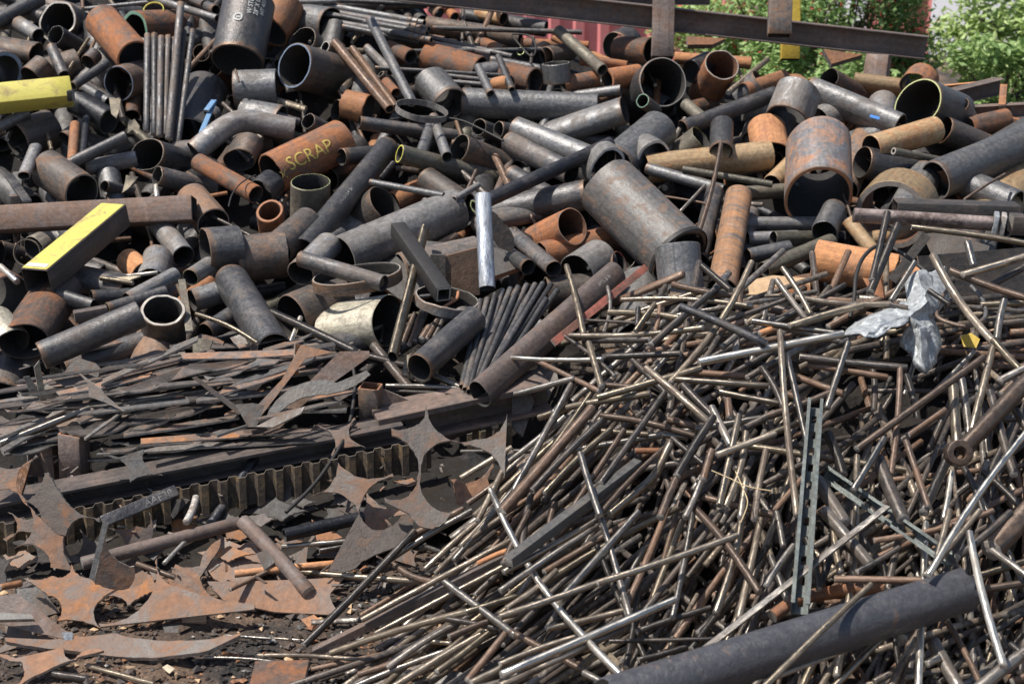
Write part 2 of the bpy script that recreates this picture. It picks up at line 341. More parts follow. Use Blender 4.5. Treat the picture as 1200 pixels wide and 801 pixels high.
def arc_pts(p0, pm, p1, n=14):
    """points on the circle through three image points"""
    ax, ay = p0; bx, by = pm; cx, cy = p1
    d = 2 * (ax * (by - cy) + bx * (cy - ay) + cx * (ay - by))
    if abs(d) < 1e-3: return [p1]
    ux = ((ax * ax + ay * ay) * (by - cy) + (bx * bx + by * by) * (cy - ay) + (cx * cx + cy * cy) * (ay - by)) / d
    uy = ((ax * ax + ay * ay) * (cx - bx) + (bx * bx + by * by) * (ax - cx) + (cx * cx + cy * cy) * (bx - ax)) / d
    R = math.hypot(ax - ux, ay - uy)
    a0 = math.atan2(ay - uy, ax - ux); am = math.atan2(by - uy, bx - ux); a1 = math.atan2(cy - uy, cx - ux)
    tp = 2 * math.pi
    dm = (am - a0) % tp; d1 = (a1 - a0) % tp
    if dm > d1: d1 -= tp
    return [(ux + R * math.cos(a0 + d1 * k / n), uy + R * math.sin(a0 + d1 * k / n)) for k in range(1, n + 1)]
def facets(verts, faces, th, mat, label, name, cat, tfun, kind='plate'):
    """a folded sheet: each corner at its own distance, then small dents"""
    P = [at(x, y, tfun(x, y) - l) for x, y, l in verts]; O = sum(P, Vector()) / len(P)
    bm = bmesh.new(); vs = [bm.verts.new(p - O) for p in P]
    for f in faces: bm.faces.new([vs[i] for i in f])
    bmesh.ops.recalc_face_normals(bm, faces=bm.faces[:]); bmesh.ops.triangulate(bm, faces=bm.faces[:])
    bmesh.ops.subdivide_edges(bm, edges=bm.edges[:], cuts=6, use_grid_fill=True)
    for v in bm.verts:
        q = v.co * 14; v.co += Vector((noise.noise(q), noise.noise(q + Vector((9, 0, 0))), noise.noise(q + Vector((0, 9, 0))))) * .02 + Vector((0, -1, .4)) * (.018 * abs(noise.noise(v.co * 26)) + .01 * abs(noise.noise(v.co * 60)))
    me = bpy.data.meshes.new(name); bm.to_mesh(me); bm.free(); me.materials.append(MATS[mat])
    o = bpy.data.objects.new(name, me); COL.objects.link(o); o.location = O; md = o.modifiers.new('s', 'SOLIDIFY'); md.thickness = th
    for p in me.polygons: p.use_smooth = True
    me.set_sharp_from_angle(angle=math.radians(14))
    info(o, sum(v[0] for v in verts) / len(verts), sum(v[1] for v in verts) / len(verts), kind, 0, mat, None, 0, label, cat, None); return o
def plate(spec, lift=0.0, n=(0, -0.5, 0.86), th=0.008, mat='plate', label=None, name='scrap_plate', cat='metal plate', group='torch-cut plates lying in the yard', tfun=t_back, bend=0.0, crumple=0.0, edge='edge', cuts=0, parent=None, origin=None):
    """outline in image points: (x,y) a corner, (mx,my,x,y) an arc through m to (x,y); laid on a tilted plane and given thickness"""
    pts = []
    for e in spec:
        if len(e) == 2: pts.append(e)
        else: pts += arc_pts(pts[-1], (e[0], e[1]), (e[2], e[3]))
    if math.hypot(pts[0][0] - pts[-1][0], pts[0][1] - pts[-1][1]) < 0.7: pts = pts[:-1]
    cx = sum(p[0] for p in pts) / len(pts); cy = sum(p[1] for p in pts) / len(pts)
    if origin: cx, cy = origin
    O = at(cx, cy, tfun(cx, cy) - lift); N = Vector(n).normalized()
    P = []
    for x, y in pts:
        d = ray(x, y); den = d.dot(N)
        tt = (O - CAM).dot(N) / den
        tt = min(max(tt, 0.6 * (O - CAM).dot(FWD)), 1.6 * (O - CAM).dot(FWD))
        P.append(CAM + d * tt)
    M = frame(O, N, Vector((0.3, 1, 0.2)))
    Mi = M.inverted(); loc = [Mi @ p for p in P]
    bm = bmesh.new()
    vs = [bm.verts.new((p.x + RNG.uniform(-.0025, .0025), p.y + RNG.uniform(-.0025, .0025), 0)) for p in loc]
    f = bm.faces.new(vs); f.normal_update()
    if f.normal.z < 0: f.normal_flip()
    if cuts or bend or crumple:
        bmesh.ops.triangulate(bm, faces=bm.faces[:])
        bmesh.ops.subdivide_edges(bm, edges=bm.edges[:], cuts=max(1, cuts), use_grid_fill=True)
        sd = RNG.uniform(0, 50)
        for v in bm.verts:
            v.co.z += bend * (v.co.x ** 2 - 0.3 * v.co.y ** 2)
            if crumple: v.co.z += crumple * (noise.noise((v.co.x * 9 + sd, v.co.y * 9, 0)) + 0.6 * abs(noise.noise((v.co.x * 17 + sd, v.co.y * 17, 3))))
    top = bm.faces[:]
    r = bmesh.ops.extrude_face_region(bm, geom=top)
    nv = [g for g in r['geom'] if isinstance(g, bmesh.types.BMVert)]
    for v in nv: v.co.z += th      # new cap is the front; shift to keep the drawn outline at the front
    for v in bm.verts: v.co.z -= th
    bmesh.ops.recalc_face_normals(bm, faces=bm.faces[:])
    bm.normal_update()
    for fc in bm.faces:
        fc.material_index = 1 if abs(fc.normal.z) < 0.35 and not crumple else 0
        fc.smooth = bool(cuts)
    me = bpy.data.meshes.new(name); bm.to_mesh(me); bm.free()
    me.materials.append(MATS[mat]); me.materials.append(MATS[edge])
    if cuts: me.set_sharp_from_angle(angle=math.radians(40))
    o = bpy.data.objects.new(name, me); COL.objects.link(o)
    o.matrix_world = M
    info(o, cx, cy, 'plate', 0, mat, None, 0, label, cat, group)
    return o
def lettering(parent, A, B, R, text, px, py, size_px, mat, rd=(1, 0), ud=(0, 1), name='lettering'):
    """paint text onto the skin of the pipe A-B at the image point (px,py)"""
    cu = bpy.data.curves.new('t', 'FONT'); cu.body = text; cu.align_x = 'CENTER'; cu.align_y = 'CENTER'; cu.fill_mode = 'FRONT'; cu.resolution_u = 3
    tmp = bpy.data.objects.new('t', cu); COL.objects.link(tmp)
    dg = bpy.context.evaluated_depsgraph_get(); dg.update()
    me = bpy.data.meshes.new_from_object(tmp.evaluated_get(dg))
    bpy.data.objects.remove(tmp)
    bm = bmesh.new(); bm.from_mesh(me); bmesh.ops.triangulate(bm, faces=bm.faces[:])
    bmesh.ops.subdivide_edges(bm, edges=[e for e in bm.edges if e.calc_length() > 0.25], cuts=2)
    z = (B - A).normalized()
    # closest point of the axis to the ray
    d = ray(px, py).normalized(); w0 = A - CAM
    b = z.dot(d); den = 1 - b * b
    s = (b * d.dot(w0) - z.dot(w0)) / den
    axis_p = A + z * s
    u = (d.dot(w0) + b * s)
    hit = CAM + d * (d.dot(axis_p - CAM))
    out = (hit - axis_p); outp = out - z * out.dot(z); side = min(0.97, outp.length / R)
    tocam = (CAM - axis_p); tocam = (tocam - z * tocam.dot(z)).normalized()
    sd = outp.normalized() if outp.length > 1e-6 else z.cross(tocam)
    rad = (sd * side + tocam * math.sqrt(1 - side * side)).normalized()
    tg = z.cross(rad)
    sz = size_px / F * (axis_p - CAM).dot(FWD)
    q0 = proj(axis_p); q1 = proj(axis_p + z * .05); q2 = proj(axis_p + tg * .05)
    sa = 1 if (q1[0] - q0[0]) * rd[0] - (q1[1] - q0[1]) * rd[1] > 0 else -1
    sb = 1 if (q2[0] - q0[0]) * ud[0] - (q2[1] - q0[1]) * ud[1] > 0 else -1
    verts = []
    for v in bm.verts:
        a, c = v.co.x * sz * sa, v.co.y * sz * sb
        th = c / R
        verts.append(axis_p + z * a + (rad * math.cos(th) + tg * math.sin(th)) * (R * 1.02 + 0.0025))
    bm.verts.index_update(); faces = [[v.index for v in f.verts] for f in bm.faces]
    Mi = parent.matrix_world.inverted()
    o = mk(name, [Mi @ v for v in verts], faces, [mat], None, None, parent=parent, smooth=0)
    bm.free()
    return o
# ------------------------------------------------------------------ the big pipe heap, thing by thing
# x1 y1 x2 y2 width roundness lift skin rim wall | label
PIPES = '''
67 25 98 42 50 .82 .05 dk rim_pale .13 | short thick-walled dark pipe with a pale rim
65 41 100 62 24 .75 .22 bl rim_white .1 | small black pipe with a white rim in front of a thick pipe
120 25 158 68 42 - .22 ru rim_rust .12 | short brown pipe streaked with orange beside the green rim
158 36 228 32 46 .72 .05 ru rim_green .2 | rusty pipe with a thick pale green end ring
139 98 178 88 41 .85 .12 br rim_blue .08 | brown pipe with a bluish rim and a rag at its mouth
86 101 126 74 11 - .3 dk rim_pale .2
60 55 75 88 13 -.5 .3 dk rim_dark .2
278 72 292 4 62 .5 .22 dk rim_dark .08 | big dark pipe with white stencilled lettering
-8 28 48 -2 18 - .1 dk rim_pale .12
96 11 255 -6 5 - .05 gy rim_pale .2
174 -3 254 22 9 - .12 gy rim_pale .2
253 12 215 -5 13 .8 .12 dk rim_pale .2
240 5 200 -12 11 .8 .1 dk rim_pale .2
43 63 -10 54 27 .3 .08 br rim_rust .1
5 85 -25 72 48 .8 .12 dk rim_blue .22
36 92 52 78 32 .5 .02 br rim_pale .05
103 73 112 64 18 .7 .1 dk rim_pale .1
50 86 92 74 34 - -.05 br rim_pale .1
128 142 90 120 32 .4 .05 bl rim_pale .1
97 102 128 120 13 - .05 gy rim_pale .1
80 193 148 160 14 .3 .25 dk rim_rust .15
84 198 88 146 12 - .22 or rim_rust .15
97 184 101 138 9 - .2 bl rim_dark .15
20 165 60 150 46 .6 .02 br rim_pale .05
76 163 98 148 20 .6 .05 dk rim_lime .1
28 206 42 172 13 - .3 gy rim_pale .15 | short pale grey tube standing on end near the heap edge
172 181 240 203 45 .78 .22 dk rim_pale .05 | dark pipe with a round open mouth and thin pale rim
184 206 250 222 23 .62 .3 dk rim_pale .06
100 197 160 186 18 - .12 gy rim_pale .1
248 172 205 176 21 .35 .1 dk rim_dark .1
280 188 290 168 38 .65 .1 br rim_lime .05
240 105 222 160 52 - -.1 bl rim_pale .1
245 138 252 132 18 .8 .05 gy rim_pale .04
275 105 325 103 44 - .1 gy rim_pale .1
-6 152 32 132 13 - .25 gy rim_pale .1
21 27 45 42 17 - .05 gy rim_pale .1
30 14 52 22 15 - -.02 dk rim_pale .1
318 38 338 6 44 .5 .05 or rim_rust .12 | tan orange pipe end behind the lettered pipe
388 30 348 24 42 .62 .02 gy rim_dark .06 | light grey pipe with a wide mouth
354 48 372 62 36 .78 .05 dk rim_white .05
345 77 440 103 52 .8 .3 br rim_blue .1 | olive brown pipe with a blue-grey rim
381 55 402 66 14 .75 .2 dk rim_white .2
308 548 309 549 1 - .1 dk rim_dark .1
393 50 457 128 11 - .2 rr rim_rust .2 | leaning tube mottled with orange rust
413 57 464 126 9 - .15 rr rim_rust .2
430 56 458 84 10 - .02 gy rim_rust .2
434 23 483 120 11 - .3 gy rim_pale .2 | leaning light grey tube ending at the thin flat ring
446 87 467 110 10 .5 .1 dk rim_pale .2
482 67 455 56 19 .72 .12 ru rim_dark .22
464 109 452 96 12 .8 .12 ru rim_dark .22
562 84 500 66 38 - .0 ru rim_rust .1
528 122 505 96 42 - .15 gy rim_pale .1 | stubby grey pipe behind the thin flat ring
542 120 700 127 34 - .06 gy rim_pale .08 | long light grey pipe lying level
330 140 285 132 34 - .05 gy rim_pale .1
361 142 385 154 19 .8 .18 dk rim_white .07
316 133 350 143 9 .5 .15 dk rim_yellow .9
421 144 580 166 17 .3 .15 dk rim_dark .1 | slim dark pipe lying level across two upright stubs
400 184 466 178 21 .62 .2 dk rim_pale .07
468 180 602 216 21 .5 .28 ol rim_yellow .22 | olive pipe with a bright yellow rim
455 172 356 292 27 - .16 dk rim_pale .1 | long dark pipe with faint white marks running downhill
508 140 494 180 13 - .2 gy rim_pale .1
508 138 524 184 13 - .22 gy rim_pale .1
561 149 585 158 20 .85 .12 dk rim_white .07
584 152 625 158 20 .6 .15 dk rim_pale .06
538 174 590 196 36 .6 .1 br rim_pale .06
555 113 600 126 15 - -.05 dk rim_pale .1
764 60 725 58 32 .68 .15 ru rim_pale .1 | short orange rusty pipe under the long black beam
722 57 738 50 40 .7 -.05 dk rim_pale .05
777 96 742 122 60 .9 .18 dk rim_pale .05 | big dark pipe facing the viewer with a thin bright rim
846 76 826 112 42 .82 .18 ru rim_pale .1 | rusty pipe pointing up with a beaded pale rim
810 84 830 74 28 .7 .0 bl rim_dark .08
892 95 866 116 30 .45 .1 dk rim_pale .06
654 36 706 82 14 - .22 ol rim_pale .15 | leaning olive tube beside the red wall
648 44 735 82 9 - .05 or rim_rust .2
680 70 735 78 12 - .1 ru rim_rust .2
640 66 668 60 23 .7 .08 br rim_pale .08
630 67 640 60 24 .7 .02 br rim_rust .08
627 95 592 88 31 .62 .12 ru rim_rust .14
653 97 651 74 33 -.3 .08 gy rim_pale .1 | short bright bare-steel pipe section
712 94 748 88 26 .5 .1 ru rim_rust .28
728 105 634 118 12 .3 .14 gy rim_dark .2
732 129 638 160 36 .3 .2 gy rim_dark .06 | large grey pipe with its dark mouth under the big open pipe
753 118 768 130 17 .88 .28 dk rim_green .18 | small round tube mouth with a green rim
604 150 704 190 28 - .24 gy rim_pale .1
596 166 670 204 26 - .15 dk rim_pale .1
716 168 556 242 16 - .35 bl rim_lime .3 | long black pipe crossing several others
722 194 772 152 50 - .16 gy rim_pale .1 | wide short grey pipe lying uphill
711 197 703 189 46 .86 .3 pg rim_white .16
766 188 753 180 48 .8 .2 pg rim_white .16
822 162 790 188 34 .45 .15 ol rim_yellow .06 | short olive pipe with a yellow rim facing right
845 178 846 146 27 - .3 dk rim_dark .1
756 198 902 182 36 - .12 oc rim_rust .1 | long orange-rusted pipe behind the huge grey pipe
800 150 908 110 19 - .1 dk rim_pale .1
830 145 803 122 15 - .08 ol rim_pale .1
880 74 790 68 16 - -.2 or rim_rust .1
971 93 1018 120 28 .68 .1 ru rim_pale .06 | rust-brown pipe with pale rim below the post
922 142 936 108 58 .35 .12 gy rim_dark .07 | short grey pipe end with a dark mouth underneath
950 106 1055 150 32 - .1 gy rim_pale .1
1032 148 1034 120 34 - -.02 gy rim_pale .1
959 232 959 172 84 .8 .42 lu rim_rust .11 | very wide grey pipe with a thick orange-rust rim
1075 122 1115 138 60 .82 .3 dk rim_lime .06 | wide dark pipe with a pale lime rim
1072 102 1082 90 38 .7 .05 ru rim_rust .06
1124 123 1142 152 23 .7 .15 dk rim_rust .08
1021 174 1096 152 34 .4 .24 oc rim_rust .08 | ochre pipe lying in the sun
1104 152 1175 182 36 .35 .1 br rim_rust .06
1010 190 1085 206 38 .4 .15 dk rim_dark .05
1047 177 1215 210 9 .5 .32 ol rim_pale .5 | thin olive pipe with a cream end
1095 212 1225 158 48 - .16 gy rim_pale .1 | wide pale grey pipe lying along the heap
898 150 905 184 42 - .02 or rim_rust .1
1045 146 1000 168 32 .35 .05 gy rim_rust .06
1085 206 1060 250 40 - .02 gy rim_pale .1
1165 180 1215 150 40 - -.05 lr rim_rust .1
122 218 158 226 14 .75 .15 dk rim_pale .08
96 226 56 198 46 - .15 br rim_pale .1 | wide brown pipe end above the brown box beam
300 228 232 190 22 .6 .26 ru rim_dark .12 | brown rusty pipe pointing downhill with wire round its mouth
239 231 266 226 5 .4 .2 or rim_rust .2
240 292 280 288 58 .36 .36 dk rim_pale .04
276 304 334 298 58 .3 .2 br rim_dark .05 | drum-like brown pipe with a raised band round its end
223 325 246 310 21 .8 .3 gy rim_lime .07 | small tube mouth with a lime rim
152 338 74 322 34 .3 .16 dk rim_pale .06
58 343 110 360 17 -.3 .34 dk rim_pale .1
107 348 158 345 17 .45 .3 dk rim_pale .07
126 362 195 342 16 .45 .3 dk rim_lime .14
150 352 206 322 20 - .28 gy rim_pale .1
191 363 192 400 52 .72 .46 br rim_pale .17 | short upright thick-walled pipe seen from above
178 440 182 402 60 - .0 br rim_pale .1
28 400 68 340 56 - .2 ru rim_dark .1 | large rust-orange pipe with a dark lower end
48 417 165 368 34 .3 .42 dk rim_yellow .08 | dark pipe with a yellow painted mouth
75 432 170 400 28 - .12 dk rim_pale .1
186 302 178 330 36 - .1 gy rim_pale .1
150 305 168 322 30 - .1 or rim_rust .1
272 330 322 412 44 - .2 dk rim_pale .1 | stout dark pipe leaning downhill beside curved bar
225 352 272 338 28 - .12 gy rim_pale .1
240 392 272 372 28 - .1 dk rim_pale .1
40 292 52 286 32 .7 .2 ol rim_pale .05 
12 405 -10 378 50 .5 .15 cr rim_dark .04 | pale bare-steel pipe end cut by the photo edge
-5 465 15 400 54 - -.1 dk rim_pale .1
10 350 -25 330 60 - .05 ru rim_pale .1
316 247 319 268 32 .82 .3 ru rim_rust .22 | small thick-walled rusty pipe standing upright
364 213 363 256 46 .5 .3 ol rim_lime .05 | open cup-like pipe standing upright
305 226 320 214 34 .7 .12 bl rim_dark .06
325 292 362 260 40 - .2 br rim_pale .1
434 213 520 229 9 - .36 gy rim_rust .2
532 234 560 217 9 - .35 gy rim_pale .2
318 204 402 164 50 - .16 ru rim_rust .1 | rusty pipe with SCRAP chalked on it in yellow
452 240 424 262 52 .5 .08 br rim_dark .05
402 302 534 246 54 - .14 pg rim_pale .1 | wide grey pipe washed with white lying uphill
352 320 386 286 34 - .24 gy rim_pale .1
380 287 402 273 15 - .28 dk rim_pale .1
352 303 450 332 19 - .56 dk rim_pale .1 | slim dark pipe resting across the wide flat ring
418 320 420 334 92 .32 .5 bd rim_pale .035 | wide flat ring of rusty steel lying level
455 375 388 385 64 .5 .2 cr rim_dark .03 | cream-coloured pipe with a dark mouth
342 374 400 350 60 .6 .1 br rim_dark .05
498 268 460 418 11 - .42 ro rim_pale .12 | long thin olive tube standing in front of the cream pipe
524 348 522 359 76 .36 .4 gy rim_pale .05 | thick flat steel ring holding a black bar
571 338 566 228 18 .35 .42 sv rim_dark .06 | upright silver-blue pipe shining in the sun
491 431 556 374 36 .7 .36 dk rim_pale .09 | dark pipe with a ragged pale mouth pointing downhill
722 320 562 462 27 - .36 pk rim_pale .1 | long dusty brown pipe with faint white writing
619 313 572 282 19 .85 .22 dk rim_pale .07
649 315 600 274 20 .85 .24 dk rim_pale .07
598 272 625 285 16 .6 .15 dk rim_pale .08
688 228 565 252 36 .22 .16 dk rim_pale .06
671 265 616 292 43 .82 .3 ru rim_pale .06 | rust-orange pipe with a round open mouth and beaded rim
797 302 712 218 78 .55 .34 lr rubber .12 | huge grey pipe sloping down with a dark ragged mouth
802 378 794 288 56 .1 .06 gy rim_pale .06 | smooth grey pipe poking out of the huge grey pipe
726 308 705 318 29 .6 .16 dk rim_red .12 | dark pipe with a red rim
676 324 704 306 54 .7 .1 pg rim_dark .05
635 300 720 280 36 - .02 ru rim_rust .1
838 225 818 306 22 - .2 dk rim_pale .1
866 228 846 338 29 - .3 bd rim_pale .1 | grey pipe banded with rust standing uphill
745 400 747 334 54 - .05 pg rim_pale .1
870 262 1005 262 17 - .1 gy rim_pale .1
876 280 935 278 17 - .14 gy rim_pale .1
876 300 925 290 18 - .2 gy rim_pale .1
758 197 848 223 14 - .2 gy rim_pale .1
800 198 905 216 8 - .3 ol rim_pale .2
860 228 935 222 17 - .12 ol rim_pale .1
870 322 880 250 22 - .02 dk rim_pale .1
1045 252 1058 236 86 .86 .3 oc rim_pale .17 | thick ochre pipe end behind the black square beam
955 304 1050 322 46 - .36 or rim_rust .1 | short fat orange pipe with one flared end
994 258 1026 298 17 -.4 .4 oc rim_pale .1 | short ochre tube standing against the orange pipe
906 280 978 279 18 .4 .22 ol rim_rust .1
975 282 895 316 18 - .26 ol rim_dark .1
978 246 966 272 30 - .34 gy rim_pale .1
1105 195 1132 232 15 .5 .26 or rim_rust .1
1190 200 1160 262 48 - -.1 oc rim_pale .1
1110 205 1190 240 36 - .05 gy rim_pale .1
1130 300 1142 262 30 - .1 br rim_pale .1
560 260 600 290 22 - .05 dk rim_pale .1
640 345 700 340 40 - -.05 br rim_pale .1
500 210 545 240 30 - 0 br rim_pale .1
600 205 660 240 26 - .02 dk rim_pale .1
185 260 215 300 26 - .1 gy rim_pale .1
250 262 225 232 40 - .1 br rim_pale .1
338 425 430 395 40 - .02 dk rim_pale .1
470 320 560 300 50 - -.02 dk rim_pale .1
640 245 560 262 26 - -.05 dk rim_dark .1
330 95 300 130 16 .6 .05 ru rim_rust .1
405 122 432 128 34 - .02 or rim_rust .1
960 130 870 128 26 - -.05 gy rim_pale .1
1000 122 960 140 30 - -.02 gy rim_pale .1
590 60 560 48 14 .7 .05 ru rim_rust .2
515 16 508 8 14 .7 .05 br rim_rust .2
533 20 526 12 12 .7 .05 ru rim_rust .2
610 60 622 66 11 .8 .12 bl rim_lime .3
575 110 560 78 10 - .25 gy rim_pale .2
600 105 584 66 8 - .3 dk rim_pale .2
580 100 598 96 18 -.7 .14 or rim_rust .25
668 120 625 128 26 - -.03 br rim_pale .2
400 6 500 2 16 - -.1 dk rim_pale .1
500 30 610 46 22 - -.05 br rim_pale .1
540 18 640 34 20 - -.25 dk rim_pale .1
590 22 560 14 16 .6 -.1 oc rim_rust .2
470 44 520 52 18 - .0 br rim_pale .1
610 52 690 56 15 - -.1 ru rim_pale .1
600 78 560 84 18 - .05 gy rim_pale .1
575 72 640 84 12 - .1 dk rim_pale .1
660 100 700 92 20 - .05 ru rim_rust .1
872 108 920 92 22 - .02 or rim_rust .1
1000 96 1060 104 22 - -.1 oc rim_rust .1
1135 150 1180 140 26 - -.05 ru rim_rust .1
930 190 905 215 22 - .05 oc rim_rust .1
1085 268 1000 285 20 - .0 oc rim_rust .1
1010 300 1090 330 22 - .05 or rim_rust .1
960 330 900 340 24 - .05 ru rim_rust .1
770 262 745 230 8 - .3 or rim_rust .2
'''
def load_pipes():
    reg = {}
    for ln in PIPES.strip().splitlines():
        dat, _, lab = ln.partition('|'); f = dat.split(); lab = lab.strip() or None
        x1, y1, x2, y2, w = map(float, f[:5])
        if w < 2: continue
        r = None if f[5] == '-' else float(f[5])
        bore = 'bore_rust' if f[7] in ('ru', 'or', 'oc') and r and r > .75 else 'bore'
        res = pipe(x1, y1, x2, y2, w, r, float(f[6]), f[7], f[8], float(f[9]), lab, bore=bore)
        if lab: reg[lab] = res
    return reg
REG = load_pipes()
def find(s):
    for k, v in REG.items():
        if s in k: return v
# bent pipes
pipe(228, 178, 345, 152, 27, None, .16, 'gy', via=[(262, 150), (282, 140)], label='grey bent pipe curving up and over beside the upright bundle')
pipe(905, 722, 1035, 690, 18, None, .14, 'ru', tfun=t_rods, wall=0, via=[(935, 700), (985, 692)], label='rust-orange bent pipe lying just above the big dark pipe', group=None)
# chalked and stencilled words
o, A, B, R = find('white stencilled'); kw = dict(rd=(0, 1), ud=(-1, 0))
lettering(o, A, B, R, 'W STD/BW\n28" X 0.750\nHT 4171', 298, 22, 7.5, 'chalk_white', **kw)
lettering(o, A, B, R, 'O', 276, 38, 15, 'chalk_white', **kw); lettering(o, A, B, R, 'E', 276, 38, 7, 'chalk_white', **kw)
o, A, B, R = find('SCRAP'); lettering(o, A, B, R, 'SCRAP', 352, 187, 22, 'chalk_yellow'); lettering(o, A, B, R, 'X', 322, 210, 14, 'chalk_yellow')
o, A, B, R = find('faint white marks'); lettering(o, A, B, R, 'A106 GR B 4" 88', 398, 238, 5, 'chalk_faint')
o, A, B, R = find('faint white writing'); lettering(o, A, B, R, 'API 5L 2750', 700, 336, 5.5, 'chalk_faint')
# the raised band of the drum-like pipe, the weld bead of the banded pipe
def band(px, py, x2, y2, w, r, lift, mat, wd=0.02, parent=None, tfun=t_back, name='band'):
    t1 = tfun(px, py) - lift; A = at(px, py, t1); d = math.hypot(x2 - px, y2 - py) / F * t1
    B = at(x2, y2, t1 + (d * r / math.sqrt(1 - r * r) if r else 0)); z = (B - A).normalized(); R = .5 * w / F * t1
    V, Fc, Mi = tube_mesh([A, A + z * wd], R, 0.006, 'round', 36)
    o = mk(name, V, Fc, [mat, mat, mat], Mi, frame(A, z), smooth=40)
    if parent is not None: 
        o.parent = parent; o.matrix_parent_inverse = parent.matrix_world.inverted()
    return o
p = find('drum-like')
band(276, 304, 334, 298, 62, .3, .2, 'dk', .03, p[0])

p = find('huge grey pipe sloping'); band(797, 302, 712, 218, 83, .55, .34, 'rubber', .028, p[0], name='collar')
# ---- bundles of tubes and rods
def up_rods():
    for i, (x1, y1, x2, y2, w, l) in enumerate([(173, 41, 172, 154, 8, .3), (181, 40, 181, 158, 8, .31), (189, 43, 187, 160, 8, .32), (197, 42, 194, 158, 7, .3), (212, 4, 198, 163, 9, .36), (215, 36, 206, 168, 8, .3), (226, 35, 209, 168, 7, .32), (204, 45, 201, 160, 7, .27)]):
        L = ['leftmost rod of the upright rod bundle', 'second rod from the edge of the upright rod bundle', None, None, 'tallest rod of the upright rod bundle', None, 'rightmost rod of the upright rod bundle', None][i]
        rod(x1, y1, x2, y2, w, l, 'dk', lift2=l + .02, label=L, tfun=lambda px, py: t_back(px, 110 + (py - 110) * .35), group='rods bundled upright in the heap', bendy=.002, name='steel_rod')
up_rods()
def fan():
    tops = [(563, 352), (571, 350), (580, 345), (589, 340), (598, 338), (607, 336), (617, 334), (627, 333), (636, 332), (646, 333), (653, 340), (640, 350)]
    for i, (x, y) in enumerate(tops):
        bx = 541 + i * 2.6 + (i % 3) * 1.5; by = 453 + (i % 4) * 3 - (i // 6) * 3
        pipe(bx, by, x, y, 7.4, None, .26 + .02 * (i % 3), 'dk', 'rim_pale', .25, None, 'thin_tube', 'tube', group='thin tubes fanned out in a tied bundle', seg=14, extra='fanned', lift2=.34 + .02 * (i % 3), rough=0)
    for i in range(5):
        pipe(545 + i * 6, 466 - i * 1.2, 556 + i * 8, 420 - i, 7, None, .2, 'dk', 'rim_pale', .25, None, 'thin_tube', 'tube', group='thin tubes fanned out in a tied bundle', seg=14, rough=0)
fan()
def honey():
    k = 0
    for r_ in range(4):
        for c in range(3 + (r_ % 2)):
            x = 483 + c * 7.2 - (r_ % 2) * 3.6 + r_ * 1.5; y = 24 + r_ * 6.2 + c * 1.5
            pipe(x, y, x - 135, y - 24, 7.6, .5, .22 + .004 * c, 'gy' if r_ == 0 else 'dk', 'rim_pale', .2, None, 'thin_tube', 'tube', group='thin tubes stacked in a honeycomb bundle', seg=14, extra='honeycomb', rough=0)
            k += 1
honey()
for (x1, y1, x2, y2, w, m) in [(402, 32, 492, 50, 7, 'dk'), (507, 33, 682, 38, 6, 'dk'), (505, 44, 600, 66, 6, 'dk'), (440, 80, 610, 90, 5, 'dk'), (500, 86, 600, 97, 5, 'dk'), (508, 51, 575, 62, 5, 'gy'), (470, 60, 640, 58, 5, 'dk'), (520, 95, 570, 99, 5, 'gy'), (340, 12, 400, 20, 5, 'dk'), (375, 14, 470, 34, 6, 'dk'), (300, 5, 470, -2, 6, 'gy'), (345, -2, 640, 12, 7, 'dk')]:
    pipe(x1, y1, x2, y2, w, None, .12, m, 'rim_pale', .2, None, 'thin_tube', 'tube', group='long thin tubes lying near the heap top', seg=14)
for (x1, y1, x2, y2, w, m) in [(472, 402, 486, 368, 7, 'rr'), (480, 404, 492, 370, 6, 'rr'), (486, 400, 498, 368, 7, 'rd'), (500, 398, 512, 376, 7, 'rr'), (509, 395, 518, 376, 6, 'rd'), (494, 398, 503, 384, 10, 'rr')]:
    rod(x1, y1, x2, y2, w, .22, m, tfun=t_back, group='short rods behind the flat ring')
for (x1, y1, x2, y2, w, m, l) in [(845, 168, 818, 276, 5.5, 'rr', .5), (778, 230, 835, 240, 3, 'rr', .3), (797, 248, 826, 217, 4, 'rg', .35), (989, 228, 1001, 265, 4, 'rr', .4), (1130, 234, 1178, 204, 3.5, 'rr', .4), (125, 325, 185, 319, 5, 'rs', .25), (230, 368, 302, 402, 6, 'ro', .35), (118, 326, 156, 332, 6, 'ro', .3), (276, 82, 280, 96, 3, 'rr', .4), (0, 312, 20, 330, 8, 'rs', .3), (183, 218, 184, 232, 7, 'rs', .2), (330, 268, 333, 290, 5, 'rs', .3), (438, 405, 480, 455, 12, 'rd', .1), (318, 366, 416, 412, 11, 'rd', .3), (340, 402, 352, 372, 6, 'rs', .25), (540, 240, 558, 200, 5, 'rr', .3), (237, 248, 300, 280, 5, 'rd', .15), (66, 290, 100, 262, 6, 'rd', .1), (15, 245, 20, 290, 6, 'rr', .05)]:
    rod(x1, y1, x2, y2, w, l, m, tfun=t_back, group='odd rods among the pipes')
